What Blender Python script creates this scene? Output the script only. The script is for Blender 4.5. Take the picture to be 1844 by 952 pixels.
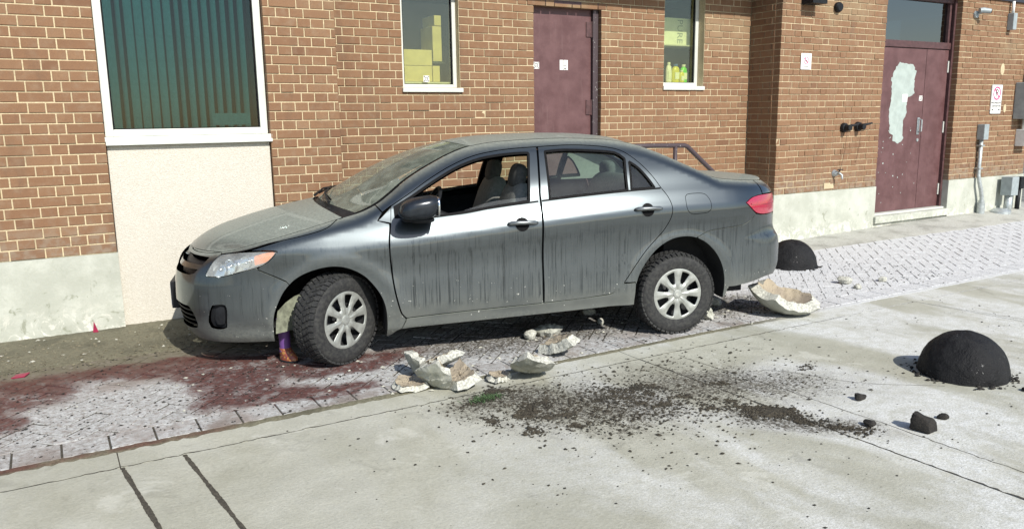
import bpy, bmesh, math, random
import numpy as np
from mathutils import Vector, Matrix
from mathutils.geometry import delaunay_2d_cdt
random.seed(7); RNG = np.random.default_rng(7)
R_ = math.radians
for o in list(bpy.data.objects): bpy.data.objects.remove(o)
SC = bpy.context.scene
COL = SC.collection
# ------------------------------------------------------------------ camera
FW = Vector((0.49641651, 0.84883579, -0.18179233)); RT = Vector((0.86184586, -0.50698231, -0.01380811)); UP = Vector((0.10388632, 0.14982239, 0.98323999))
CAM = Vector((0, 0, 1.681)); FPX = 1426.0
cd = bpy.data.cameras.new('camera'); co = bpy.data.objects.new('camera', cd); COL.objects.link(co)
m3 = Matrix((RT, UP, -FW)).transposed(); co.matrix_world = Matrix.Translation(CAM) @ m3.to_4x4()
cd.sensor_width = 36; cd.lens = 36*FPX/1844; cd.clip_end = 2000; cd.clip_start = .05
SC.camera = co
# ------------------------------------------------------------------ world, sun, exposure
SUN_EL = R_(38); SUN_AZ = R_(1.0)       # azimuth measured from -Y towards +X
w = bpy.data.worlds.new('World'); SC.world = w; w.use_nodes = True
nt = w.node_tree; bg = nt.nodes['Background']
sky = nt.nodes.new('ShaderNodeTexSky'); sky.sky_type = 'NISHITA'; sky.sun_disc = False
sky.sun_elevation = SUN_EL; sky.sun_rotation = math.pi - SUN_AZ; sky.air_density = 1.0; sky.dust_density = .6
nt.links.new(sky.outputs[0], bg.inputs[0]); bg.inputs[1].default_value = .12
sd = bpy.data.lights.new('sun', 'SUN'); sd.energy = 4.5; sd.angle = R_(.53); sd.color = (1, .965, .89)
so = bpy.data.objects.new('sun', sd); COL.objects.link(so)
SD = Vector((math.sin(SUN_AZ)*math.cos(SUN_EL), -math.cos(SUN_AZ)*math.cos(SUN_EL), math.sin(SUN_EL)))
so.rotation_euler = SD.to_track_quat('Z', 'Y').to_euler(); so.location = (0, -10, 12)
SC.view_settings.view_transform = 'Standard'; SC.view_settings.look = 'None'; SC.view_settings.exposure = .40; SC.view_settings.gamma = 1
SC.render.resolution_x = 1024; SC.render.resolution_y = 528
try: SC.cycles.max_bounces = 8; SC.cycles.transparent_max_bounces = 16
except Exception: pass

def project(p):
    d = Vector(p) - CAM; z = d.dot(FW)
    if z < .1: return None
    return 922 + FPX*d.dot(RT)/z, 476 - FPX*d.dot(UP)/z, z
# ------------------------------------------------------------------ helpers
def tag(o, label=None, cat=None, group=None, kind=None):
    if label: o['label'] = label
    if cat: o['category'] = cat
    if group: o['group'] = group
    if kind: o['kind'] = kind
    return o
def empty(name, loc=(0, 0, 0), rz=0):
    o = bpy.data.objects.new(name, None); COL.objects.link(o); o.location = loc; o.rotation_euler = (0, 0, rz); o.empty_display_size = .1
    return o
def mk(name, v, f, mat=None, parent=None, smooth=False, normals=None):
    me = bpy.data.meshes.new(name); me.from_pydata([tuple(map(float, a)) for a in v], [], [tuple(map(int, a)) for a in f]); me.update()
    if smooth: me.polygons.foreach_set('use_smooth', [True]*len(me.polygons))
    if normals is not None: me.normals_split_custom_set_from_vertices([tuple(map(float, n)) for n in normals])
    mats = mat if isinstance(mat, (list, tuple)) else [mat]
    for m_ in mats:
        if m_: me.materials.append(m_)
    o = bpy.data.objects.new(name, me); COL.objects.link(o)
    if parent: o.parent = parent
    return o
def inst(name, me, parent=None, loc=(0, 0, 0), rot=None):
    o = bpy.data.objects.new(name, me); COL.objects.link(o); o.location = loc
    if rot: o.rotation_euler = rot
    if parent: o.parent = parent
    return o
class MB:
    def __init__(s): s.v = []; s.f = []
    def add(s, v, f):
        k = len(s.v); s.v += [tuple(a) for a in v]; s.f += [tuple(i+k for i in a) for a in f]; return s
    def box(s, x0, x1, y0, y1, z0, z1, M=None):
        v = [(x0,y0,z0),(x1,y0,z0),(x1,y1,z0),(x0,y1,z0),(x0,y0,z1),(x1,y0,z1),(x1,y1,z1),(x0,y1,z1)]
        if M: v = [M @ Vector(a) for a in v]
        return s.add(v, [(0,3,2,1),(4,5,6,7),(0,1,5,4),(1,2,6,5),(2,3,7,6),(3,0,4,7)])
    def bbox(s, x0, x1, y0, y1, z0, z1, b=.01, M=None):
        """bevelled box"""
        bm = bmesh.new(); bmesh.ops.create_cube(bm, size=1)
        for q in bm.verts: q.co = Vector(((x0+x1)/2+q.co.x*(x1-x0), (y0+y1)/2+q.co.y*(y1-y0), (z0+z1)/2+q.co.z*(z1-z0)))
        bmesh.ops.bevel(bm, geom=bm.edges[:], offset=b, segments=2, affect='EDGES', profile=.6)
        bm.verts.index_update()
        v = [(M @ q.co) if M else q.co.copy() for q in bm.verts]; f = [[q.index for q in a.verts] for a in bm.faces]; bm.free()
        return s.add(v, f)
    def tube(s, pts, r, n=10, cap=True):
        pts = [Vector(p) for p in pts]; rr = r if isinstance(r, (list, tuple)) else [r]*len(pts)
        rings = []; prev = None
        for i, p in enumerate(pts):
            t = (pts[min(i+1, len(pts)-1)] - pts[max(i-1, 0)]).normalized()
            a = Vector((0, 0, 1)) if abs(t.z) < .9 else Vector((1, 0, 0))
            if prev is not None: a = prev
            u = (a - t*a.dot(t)).normalized(); q = t.cross(u); prev = u
            rings.append([p + (u*math.cos(k*2*math.pi/n) + q*math.sin(k*2*math.pi/n))*rr[i] for k in range(n)])
        v = [c for g in rings for c in g]; f = []
        for i in range(len(pts)-1):
            for k in range(n): f.append((i*n+k, i*n+(k+1) % n, (i+1)*n+(k+1) % n, (i+1)*n+k))
        if cap: f.append(tuple(range(n-1, -1, -1))); f.append(tuple(range((len(pts)-1)*n, len(pts)*n)))
        return s.add(v, f)
    def lathe(s, prof, n=24, M=None, a0=0, a1=2*math.pi):
        """prof: list of (r, h); axis z"""
        full = abs(a1-a0-2*math.pi) < 1e-6; m = n if full else n+1
        v = [(r*math.cos(a0+(a1-a0)*k/n), r*math.sin(a0+(a1-a0)*k/n), h) for r, h in prof for k in range(m)]
        if M: v = [M @ Vector(a) for a in v]
        f = [(i*m+k, i*m+(k+1) % m, (i+1)*m+(k+1) % m, (i+1)*m+k) for i in range(len(prof)-1) for k in range(n)]
        return s.add(v, f)
    def prism(s, poly, y0, y1, M=None):
        """poly in xz, extruded along y"""
        n = len(poly); v = [(a, y0, b) for a, b in poly] + [(a, y1, b) for a, b in poly]
        if M: v = [M @ Vector(a) for a in v]
        return s.add(v, [tuple(range(n-1, -1, -1)), tuple(range(n, 2*n))] + [(i, (i+1) % n, n+(i+1) % n, n+i) for i in range(n)])
    def sq(s, c, r, p=3.2, n=12, M=None, noise=0, seed=0):
        """superquadric blob centre c, radii r"""
        rs = np.random.default_rng(seed); v = []; f = []; nu, nv = 2*n, n
        sg = lambda a: math.copysign(abs(a)**(2/p), a)
        for j in range(1, nv):
            b = -math.pi/2 + math.pi*j/nv
            for i in range(nu):
                a = 2*math.pi*i/nu; k = 1+noise*(rs.random()-.5)
                v.append((c[0]+r[0]*sg(math.cos(b))*sg(math.cos(a))*k, c[1]+r[1]*sg(math.cos(b))*sg(math.sin(a))*k, c[2]+r[2]*sg(math.sin(b))*k))
        b0 = len(v); v.append((c[0], c[1], c[2]-r[2])); v.append((c[0], c[1], c[2]+r[2]))
        for j in range(nv-2):
            for i in range(nu): f.append((j*nu+i, j*nu+(i+1) % nu, (j+1)*nu+(i+1) % nu, (j+1)*nu+i))
        for i in range(nu):
            f.append((b0, (i+1) % nu, i)); f.append((b0+1, (nv-2)*nu+i, (nv-2)*nu+(i+1) % nu))
        if M: v = [M @ Vector(a) for a in v]
        return s.add(v, f)
    def build(s, name, mat, parent=None, smooth=False):
        o = mk(name, s.v, s.f, mat, parent, smooth)
        if smooth == 'auto': autosm(o)
        return o
def autosm(o, ang=35):
    me = o.data; bm = bmesh.new(); bm.from_mesh(me); a = R_(ang)
    for e in bm.edges:
        if len(e.link_faces) == 2 and e.calc_face_angle(0) > a: e.smooth = False
    for f in bm.faces: f.smooth = True
    bm.to_mesh(me); bm.free()
def text_mb(mb, txt, size, M, depth=.001):
    cu = bpy.data.curves.new('lettering', 'FONT'); cu.body = txt; cu.size = size; cu.align_x = 'CENTER'; cu.align_y = 'CENTER'; cu.resolution_u = 2; cu.extrude = depth
    o = bpy.data.objects.new('lettering', cu); COL.objects.link(o)
    dg = bpy.context.evaluated_depsgraph_get(); me = bpy.data.meshes.new_from_object(o.evaluated_get(dg))
    mb.add([M @ v.co for v in me.vertices], [tuple(p.vertices) for p in me.polygons])
    bpy.data.objects.remove(o); bpy.data.curves.remove(cu); bpy.data.meshes.remove(me)
# ------------------------------------------------------------------ materials
class NT:
    """tiny node-building helper"""
    def __init__(s, name):
        s.m = bpy.data.materials.new(name); s.m.use_nodes = True; s.t = s.m.node_tree; s.b = s.t.nodes['Principled BSDF']; s.out = s.t.nodes['Material Output']
    def n(s, typ, **kw):
        x = s.t.nodes.new(typ)
        for k, v in kw.items(): setattr(x, k, v)
        return x
    def l(s, a, b): s.t.links.new(a, b)
    def val(s, x, sock):
        if hasattr(x, 'is_linked') or isinstance(x, bpy.types.NodeSocket): s.l(x, sock)
        else: sock.default_value = x
    def math(s, op, a, b=0., c=None, clamp=False):
        x = s.n('ShaderNodeMath', operation=op, use_clamp=clamp); s.val(a, x.inputs[0]); s.val(b, x.inputs[1])
        if c is not None: s.val(c, x.inputs[2])
        return x.outputs[0]
    def mix(s, f, a, b, blend='MIX'):
        x = s.n('ShaderNodeMix', data_type='RGBA', blend_type=blend); s.val(f, x.inputs[0])
        for q, sock in ((a, x.inputs[6]), (b, x.inputs[7])):
            if isinstance(q, tuple): sock.default_value = (*q[:3], 1)
            else: s.l(q, sock)
        return x.outputs[2]
    def ramp(s, x, lo, hi, a=0., b=1., smooth=True):
        q = s.n('ShaderNodeMapRange', interpolation_type='SMOOTHSTEP' if smooth else 'LINEAR'); s.val(x, q.inputs[0])
        for i, k in enumerate((lo, hi, a, b)): q.inputs[1+i].default_value = k
        return q.outputs[0]
    def noise(s, vec, scale, detail=4, rough=.55, dist=0, dim='3D'):
        x = s.n('ShaderNodeTexNoise', noise_dimensions=dim); s.l(vec, x.inputs['Vector']); x.inputs['Scale'].default_value = scale; x.inputs['Detail'].default_value = detail; x.inputs['Roughness'].default_value = rough; x.inputs['Distortion'].default_value = dist
        return x.outputs[0]
    def mapv(s, vec, scale=(1, 1, 1), loc=(0, 0, 0), rot=(0, 0, 0)):
        x = s.n('ShaderNodeMapping'); s.l(vec, x.inputs[0]); x.inputs['Scale'].default_value = scale; x.inputs['Location'].default_value = loc; x.inputs['Rotation'].default_value = rot
        return x.outputs[0]
    def pos(s): return s.n('ShaderNodeNewGeometry').outputs['Position']
    def nrm(s): return s.n('ShaderNodeNewGeometry').outputs['Normal']
    def obj(s): return s.n('ShaderNodeTexCoord').outputs['Object']
    def sep(s, v):
        x = s.n('ShaderNodeSeparateXYZ'); s.l(v, x.inputs[0]); return x.outputs
    def bump(s, h, dist=.01, strength=.5):
        x = s.n('ShaderNodeBump'); x.inputs['Distance'].default_value = dist; x.inputs['Strength'].default_value = strength; s.l(h, x.inputs['Height']); s.l(x.outputs[0], s.b.inputs['Normal'])
    def set(s, col=None, rough=None, metal=None, **kw):
        if col is not None:
            if isinstance(col, tuple): s.b.inputs['Base Color'].default_value = (*col[:3], 1)
            else: s.l(col, s.b.inputs['Base Color'])
        if rough is not None: s.val(rough, s.b.inputs['Roughness'])
        if metal is not None: s.val(metal, s.b.inputs['Metallic'])
        for k, v in kw.items(): s.val(v, s.b.inputs[k])
        return s.m
def simple(name, col, rough=.6, metal=0, var=.12, scale=30, bump=.0, world=False, spec=.5):
    t = NT(name); v = t.pos() if world else t.obj(); n = t.noise(v, scale, 5)
    c = t.mix(t.ramp(n, .3, .7), tuple(a*(1-var) for a in col), tuple(min(1, a*(1+var)) for a in col))
    if bump: t.bump(n, bump, .6)
    t.b.inputs['Specular IOR Level'].default_value = spec
    return t.set(c, rough, metal)
def glass(name, tint=(.8, .9, .88), dust=.0, dustcol=(.45, .46, .42), rough=.02, f0=.075):
    t = NT(name); t.t.nodes.remove(t.b)
    tr = t.n('ShaderNodeBsdfTransparent'); tr.inputs[0].default_value = (*tint, 1)
    gl = t.n('ShaderNodeBsdfGlossy'); gl.inputs['Roughness'].default_value = rough
    ge = t.n('ShaderNodeNewGeometry'); dt = t.n('ShaderNodeVectorMath', operation='DOT_PRODUCT'); t.l(ge.outputs['Normal'], dt.inputs[0]); t.l(ge.outputs['Incoming'], dt.inputs[1])
    k5 = t.math('POWER', t.math('SUBTRACT', 1, t.math('ABSOLUTE', dt.outputs['Value']), clamp=True), 5)
    ad = t.math('ADD', t.math('MULTIPLY', k5, 1-f0), f0, clamp=True)
    mx = t.n('ShaderNodeMixShader'); t.l(ad, mx.inputs[0]); t.l(tr.outputs[0], mx.inputs[1]); t.l(gl.outputs[0], mx.inputs[2])
    last = mx.outputs[0]
    if dust > 0:
        df = t.n('ShaderNodeBsdfDiffuse'); df.inputs[0].default_value = (*dustcol, 1)
        n = t.noise(t.obj(), 9, 6, .65); k = t.ramp(n, .25, .8, dust*.5, dust*1.4)
        m2 = t.n('ShaderNodeMixShader'); t.l(k, m2.inputs[0]); t.l(last, m2.inputs[1]); t.l(df.outputs[0], m2.inputs[2]); last = m2.outputs[0]
    t.l(last, t.out.inputs[0]); return t.m
M = {}
# brick, with a per-face tone attribute and world-space weathering
def brick_mat():
    t = NT('brick'); a = t.n('ShaderNodeAttribute', attribute_name='tone'); tone = a.outputs['Fac']
    p = t.pos()
    cr = t.n('ShaderNodeValToRGB'); t.l(tone, cr.inputs[0]); e = cr.color_ramp.elements
    e[0].position = 0; e[0].color = (.155, .076, .038, 1); e[1].position = 1; e[1].color = (.258, .152, .082, 1)
    x = e.new(.45); x.color = (.212, .112, .056, 1); x = e.new(.8); x.color = (.236, .130, .066, 1)
    n1 = t.noise(p, 160, 4, .7); n2 = t.noise(p, 14, 5, .6)
    c = t.mix(t.ramp(n1, .35, .75), cr.outputs[0], t.mix(.45, cr.outputs[0], (.10, .05, .035)))
    c = t.mix(t.ramp(n2, .45, .8, 0, .45), c, (.26, .19, .125))
    n3 = t.noise(t.mapv(p, (1, 1, 1.6), (3, 1, 0)), 1.1, 3)
    z = t.sep(p)[2]
    c = t.mix(t.math('MULTIPLY', t.ramp(n3, .5, .66), t.ramp(z, 2.3, 2.8, 0, .35)), c, (.30, .24, .14))
    n4 = t.noise(t.mapv(p, (1.2, 1.2, .35)), 2.2, 6, .65); c = t.mix(t.ramp(n4, .52, .74, 0, .42), c, (.085, .058, .040)); c = t.mix(t.math('MULTIPLY', t.ramp(z, 1.0, .64), t.ramp(n2, .4, .6, .1, .5)), c, (.25, .215, .165))
    t.bump(n1, .003, .7)
    return t.set(c, .88)
M['brick'] = brick_mat()
def mortar_mat():
    t = NT('mortar'); p = t.pos(); n = t.noise(p, 90, 5, .7); n2 = t.noise(p, 2.5, 3)
    c = t.mix(t.ramp(n, .3, .7), (.42, .34, .21), (.62, .52, .34)); c = t.mix(t.ramp(n2, .42, .75, 0, .6), c, (.32, .255, .165)); c = t.mix(t.ramp(t.noise(p, 9, 4, .7), .55, .75, 0, .5), c, (.24, .19, .125)); t.bump(n, .003, .6)
    return t.set(c, .95)
M['mortar'] = mortar_mat()
def concrete_wall():
    t = NT('foundation_concrete'); p = t.pos(); n = t.noise(p, 60, 6, .7); n2 = t.noise(p, 3.5, 6, .65); n3 = t.noise(p, 6.5, 5, .7, 1.5)
    c = t.mix(t.ramp(n2, .35, .68), (.37, .38, .325), (.48, .49, .43)); c = t.mix(t.ramp(n, .35, .75, 0, .25), c, (.34, .35, .28))
    z = t.sep(p)[2]
    dark = t.math('MULTIPLY', t.ramp(n3, .58, .68), t.ramp(z, .62, .25, .2, .8)); c = t.mix(dark, c, (.22, .23, .17))
    salt = t.math('MULTIPLY', t.ramp(n3, .42, .5, 1, 0), t.ramp(z, .30, .02, 0, .8)); c = t.mix(salt, c, (.66, .64, .57))
    t.bump(t.math('ADD', n, t.math('MULTIPLY', n2, 1.5)), .006, .5)
    return t.set(c, .92)
M['found'] = concrete_wall()
def panel_mat():
    t = NT('pebble_panel'); p = t.pos(); v = t.n('ShaderNodeTexVoronoi'); t.l(p, v.inputs[0]); v.inputs['Scale'].default_value = 95
    n = t.noise(p, 220, 3, .6); n2 = t.noise(p, 2, 4)
    c = t.mix(v.outputs['Color'], (.50, .465, .395), (.60, .575, .51)); c = t.mix(t.ramp(n, .3, .62, .55, 0), c, (.38, .34, .275)); c = t.mix(t.ramp(n2, .4, .7, 0, .35), c, (.56, .52, .44))
    t.bump(t.math('ADD', v.outputs['Distance'], n), .004, .6)
    return t.set(c, .9)
M['panel'] = panel_mat()
M['alu'] = simple('white_aluminium', (.56, .57, .52), .45, .1, .06, 8)
M['alu_dark'] = simple('grey_aluminium', (.30, .33, .30), .5, .2, .1, 20)
def door_mat():
    t = NT('maroon_paint'); p = t.pos(); n = t.noise(p, 5, 6, .65); n2 = t.noise(p, 70, 3, .6); n3 = t.noise(t.mapv(p, (9, 9, 1)), 3, 4)
    c = t.mix(t.ramp(n, .3, .7), (.085, .036, .036), (.122, .058, .058)); c = t.mix(t.ramp(n3, .55, .8, 0, .3), c, (.17, .105, .10)); c = t.mix(t.ramp(n2, .72, .78, 0, .5), c, (.05, .03, .03))
    t.bump(n2, .001, .3); return t.set(c, t.ramp(n, .3, .7, .42, .6))
M['door'] = door_mat()
M['patch'] = simple('bare_patch', (.34, .39, .36), .6, 0, .10, 9)
M['frame_brown'] = simple('brown_frame', (.075, .035, .035), .5, 0, .25, 20)
M['steel'] = simple('galvanised_steel', (.42, .45, .45), .42, .5, .18, 25)
M['greybox'] = simple('grey_enclosure', (.30, .34, .35), .5, .1, .12, 12)
M['whitepaint'] = simple('white_plastic', (.72, .73, .70), .5, 0, .06, 20)
M['sign_white'] = simple('sign_white', (.78, .77, .73), .4, 0, .04, 20)
M['sign_red'] = simple('sign_red', (.50, .03, .16), .45, 0, .05, 20)
M['ink'] = simple('black_ink', (.03, .03, .035), .5, 0, .1, 20)
M['black'] = simple('black_plastic', (.012, .013, .015), .5, 0, .25, 30, spec=.22)
M['trim'] = simple('rubber_trim', (.006, .006, .0065), .6, 0, .3, 40, spec=.08)
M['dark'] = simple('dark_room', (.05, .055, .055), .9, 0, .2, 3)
M['fascia'] = simple('dark_fascia', (.022, .024, .035), .5, 0, .2, 6)
M['rail'] = None
def rail_mat():
    t = NT('worn_rail_paint'); n = t.noise(t.pos(), 28, 5, .7); c = t.mix(t.ramp(n, .62, .66), (.055, .038, .042), (.30, .29, .27)); return t.set(c, .5)
M['rail'] = rail_mat()
M['win'] = glass('window_glass', (.42, .60, .60), 0, f0=.04)
M['win_dark'] = glass('transom_glass', (.10, .15, .18), 0, f0=.22)
M['win_clear'] = glass('window_glass_clear', (.88, .90, .74), .02)
M['blind'] = simple('vertical_blind_fabric', (.27, .355, .325), .9, 0, .1, 40)
M['card'] = simple('cardboard', (.55, .47, .25), .85, 0, .12, 6)
M['paper'] = simple('paper', (.72, .75, .68), .8, 0, .05, 10)
# ------------------------------------------------------------------ ground materials (stains and salt have shapes of their own, in world metres)
def warp(t, p, amp, scale, detail=4):
    x = t.n('ShaderNodeTexNoise'); t.l(p, x.inputs['Vector']); x.inputs['Scale'].default_value = scale; x.inputs['Detail'].default_value = detail
    s1 = t.n('ShaderNodeVectorMath', operation='SUBTRACT'); t.l(x.outputs['Color'], s1.inputs[0]); s1.inputs[1].default_value = (.5, .5, .5)
    s2 = t.n('ShaderNodeVectorMath', operation='SCALE'); t.l(s1.outputs[0], s2.inputs[0]); s2.inputs['Scale'].default_value = amp
    s3 = t.n('ShaderNodeVectorMath', operation='ADD'); t.l(p, s3.inputs[0]); t.l(s2.outputs[0], s3.inputs[1])
    return s3.outputs[0]
def ell(t, p, c, r, rot=0, soft=.25):
    a = t.n('ShaderNodeMapping', vector_type='TEXTURE'); t.l(p, a.inputs[0])
    a.inputs['Location'].default_value = (c[0], c[1], 0); a.inputs['Rotation'].default_value = (0, 0, rot); a.inputs['Scale'].default_value = (r[0], r[1], 1000)
    l = t.n('ShaderNodeVectorMath', operation='LENGTH'); t.l(a.outputs[0], l.inputs[0])
    return t.ramp(l.outputs['Value'], 1-soft, 1+soft, 1, 0)
def union(t, ms):
    o = ms[0]
    for m_ in ms[1:]: o = t.math('MAXIMUM', o, m_)
    return o
RED = [((-.45, 5.72), (.55, .36), 0), ((.45, 5.88), (.6, .22), -.1), ((1.0, 5.58), (.5, .30), -.3), ((1.6, 5.24), (.62, .22), -.1), ((1.0, 4.84), (.42, .19), -.1), ((1.42, 4.72), (.32, .12), 0), ((-.5, 5.25), (.26, .28), 0), ((.9, 5.2), (.3, .25), 0)]
def ground_common(t, c, p, paver):
    """soil dust, red fluid, fine speckle over base colour c; returns colour and wetness"""
    pw = warp(t, p, .46, 3.0, 6); fine = t.noise(p, 46, 6, .78); mid = t.noise(p, 22, 4, .7)
    soil = union(t, [ell(t, pw, (2.65, 3.62), (.62, .42), -.35, .6), ell(t, pw, (3.45, 2.85), (.5, .16), -.9, .6), ell(t, pw, (2.3, 4.0), (.45, .2), 0, .5), ell(t, pw, (3.6, 3.5), (.8, .35), -.5, .8)])
    if paver:
        soil = union(t, [soil, ell(t, pw, (3.4, 5.2), (1.6, .5), 0, .6), ell(t, pw, (5.2, 5.0), (.7, .35), 0, .6)])
        soil = t.math('MAXIMUM', soil, t.ramp(t.sep(p)[0], 4.5, 6.5, .42, .12))
    sp = t.math('GREATER_THAN', t.math('ADD', t.math('MULTIPLY', soil, .22), fine), .70)
    c = t.mix(t.math('MULTIPLY', sp, .85), c, (.035, .030, .022))
    c = t.mix(t.math('MULTIPLY', soil, t.ramp(mid, .38, .66, .10, .75)), c, (.085, .072, .052))
    if paver:
        gr = t.math('MULTIPLY', t.ramp(t.sep(pw)[1], 5.75, 6.15), t.ramp(t.sep(p)[0], 2.2, 1.2)); c = t.mix(t.math('MULTIPLY', gr, t.ramp(mid, .3, .6, .55, 1)), c, (.13, .115, .075))
        red = union(t, [ell(t, warp(t, pw, .10, 14, 4), *e) for e in RED])
        red = t.math('MULTIPLY', red, t.math('MULTIPLY', t.ramp(t.noise(p, 19, 6, .75), .30, .50, .5, 1), t.ramp(t.noise(p, 5.5, 8, .7), .34, .50, .55, 1)))
        rc = t.mix(t.ramp(mid, .3, .7), (.040, .010, .008), (.105, .030, .023))
        c = t.mix(t.math('MULTIPLY', red, .93), c, rc)
        return c, red, fine
    return c, None, fine
def slab_mat():
    t = NT('concrete_slab'); p = t.pos(); n = t.noise(p, 1.3, 6, .62); n2 = t.noise(p, 55, 5, .7); n3 = t.noise(p, 5.5, 6, .6)
    c = t.mix(t.ramp(n, .32, .68), (.335, .328, .262), (.430, .422, .350)); c = t.mix(t.ramp(n3, .4, .75, 0, .5), c, (.285, .275, .21)); c = t.mix(t.ramp(n2, .35, .75, 0, .45), c, (.22, .22, .17)); blot = t.noise(p, 3.1, 5, .7, .8); c = t.mix(t.ramp(blot, .56, .68, 0, .45), c, (.20, .195, .155)); c = t.mix(t.math('MULTIPLY', t.math('GREATER_THAN', t.noise(p, 120, 3, .6), .70), .6), c, (.10, .095, .075)); c = t.mix(t.ramp(t.noise(p, 2.1, 5, .7, .5), .58, .66, 0, .5), c, (.52, .515, .45))
    st = t.noise(t.mapv(warp(t, p, .25, 1.2), (1.7, .62, 1), rot=(0, 0, .12)), 1.0, 8, .62, .4); x = t.sep(p)
    salt = t.math('MULTIPLY', t.ramp(st, .40, .60, .08, 1), t.ramp(t.math('SUBTRACT', x[0], t.math('MULTIPLY', x[1], .25)), .0, 3.0, .16, .85))
    salt = t.math('MULTIPLY', salt, t.ramp(t.noise(p, 11, 8, .8), .30, .62, .30, 1))
    clear = union(t, [ell(t, warp(t, p, .3, 2), (4.75, 3.55), (.28, .95), .16, .3), ell(t, warp(t, p, .3, 2), (3.9, 4.0), (.7, .35), 0, .4)])
    salt = t.math('MULTIPLY', salt, t.math('SUBTRACT', 1, clear))
    c = t.mix(salt, c, t.mix(t.ramp(t.noise(p, 90, 5, .75), .35, .6), (.42, .425, .40), (.70, .71, .70)))
    c, _, f = ground_common(t, c, p, False)
    t.bump(t.math('ADD', n2, t.math('MULTIPLY', n3, 2)), .006, .55)
    return t.set(c, .86)
M['slab'] = slab_mat()
def paver_mat():
    t = NT('concrete_paver'); p = t.pos(); a = t.n('ShaderNodeAttribute', attribute_name='tone'); n = t.noise(p, 70, 5, .7); n2 = t.noise(p, 2.2, 5, .6)
    c = t.mix(a.outputs['Fac'], (.20, .165, .145), (.31, .265, .24)); c = t.mix(t.ramp(n, .35, .75, 0, .4), c, (.16, .13, .11))
    x = t.sep(p)
    pw = warp(t, p, .5, 2.2, 5)
    salt = t.math('MULTIPLY', t.ramp(t.math('ADD', n2, t.ramp(x[0], 4.2, 6.5, .0, .5)), .36, .56), t.math('MAXIMUM', t.ramp(x[1], 5.95, 5.6), t.ramp(x[0], 2, 4)))
    s2 = union(t, [ell(t, pw, (.3, 5.05), (.95, .45), 0, .4), ell(t, pw, (2.6, 4.9), (1.3, .4), 0, .5)])
    salt = t.math('MULTIPLY', t.math('MAXIMUM', salt, s2), t.math('MAXIMUM', t.ramp(t.noise(p, 30, 6, .78), .34, .56, .12, .95), t.ramp(x[0], 4.5, 6.5, 0, .93)))
    c = t.mix(salt, c, t.mix(t.ramp(n, .35, .65), (.40, .405, .40), t.mix(t.ramp(x[0], 3, 6), (.56, .57, .56), (.70, .71, .72))))
    c, red, f = ground_common(t, c, p, True)
    t.bump(n, .004, .5)
    return t.set(c, t.math('SUBTRACT', .88, t.math('MULTIPLY', red, .25)))
M['paver'] = paver_mat()
def dirt_mat(name, c0, c1, red=False):
    t = NT(name); p = t.pos(); n = t.noise(p, 45, 6, .75); n2 = t.noise(p, 3, 5)
    c = t.mix(t.ramp(n, .3, .7), c0, c1); c = t.mix(t.ramp(n2, .45, .7, 0, .6), c, tuple(a*.55 for a in c0))
    if red:
        pw = warp(t, p, .34, 3.2, 5); r = union(t, [ell(t, pw, *e) for e in RED]); r = t.math('MAXIMUM', r, t.math('MULTIPLY', t.math('MULTIPLY', t.ramp(t.sep(p)[0], .4, 1.2, 1, 0), t.ramp(n2, .35, .6)), t.math('MULTIPLY', t.ramp(t.sep(p)[1], 4.38, 4.42, 0, .75), t.ramp(t.sep(p)[1], 4.7, 4.5))))
        c = t.mix(t.ramp(t.sep(p)[0], 4.6, 6.2, 0, .85), c, (.60, .61, .61))
        c = t.mix(t.math('MULTIPLY', r, .9), c, t.mix(t.ramp(n, .3, .7), (.060, .013, .009), (.15, .040, .030)))
    t.bump(n, .012, .8); return t.set(c, .92)
M['dirt'] = dirt_mat('wet_grit', (.105, .098, .062), (.20, .185, .125), True)
def joint_mat():
    t = NT('joint_dirt'); p = t.pos(); n = t.noise(p, 60, 5, .75); x = t.sep(p); c = t.mix(t.ramp(n, .3, .7), (.030, .026, .019), (.085, .075, .055))
    r = union(t, [ell(t, warp(t, p, .34, 3.2, 5), *e) for e in RED]); c = t.mix(r, c, (.040, .010, .008))
    c = t.mix(t.math('MULTIPLY', t.ramp(x[0], 4.6, 6.2, 0, 1), t.ramp(t.noise(p, 1.6, 3), .3, .55, .55, 1)), c, (.52, .525, .52)); t.bump(n, .006, .8); return t.set(c, .95)
M['joint'] = joint_mat()
M['apron'] = dirt_mat('salted_asphalt', (.34, .33, .28), (.50, .50, .46))
M['soil'] = dirt_mat('black_soil', (.012, .011, .010), (.035, .030, .024))
M['asphalt'] = simple('asphalt', (.16, .16, .14), .9, 0, .3, 3, .004, True)
# ------------------------------------------------------------------ ground
g = mk('ground', [(-250,-250,-.045),(250,-250,-.045),(250,250,-.045),(-250,250,-.045)], [(0,1,2,3)], M['asphalt']); tag(g, kind='structure')
KERB = 4.43; JL = 4.18
pav = empty('concrete_pavement'); tag(pav, kind='structure')
def slab(poly):
    """poly: xy corners ccw; bevelled slab 12 cm deep"""
    bm = bmesh.new(); vs = [bm.verts.new((a, b, 0)) for a, b in poly]; f = bm.faces.new(vs)
    r = bmesh.ops.extrude_face_region(bm, geom=[f]); 
    for v in r['geom']:
        if isinstance(v, bmesh.types.BMVert): v.co.z = -.04
    bmesh.ops.recalc_face_normals(bm, faces=bm.faces[:])
    ed = [e for e in bm.edges if all(abs(v.co.z) < 1e-6 for v in e.verts)]
    me = bpy.data.meshes.new('slab'); bm.to_mesh(me); bm.free(); me.materials.append(M['slab']); return inst('slab', me, pav)
jx = [(-9, -9.2), (-2.9, -2.98), (.178, .30), (.468, .58), (3.47, 3.545), (6.66, 6.80), (9.7, 9.85), (13, 13.15), (17, 17)]
g_ = .005
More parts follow.
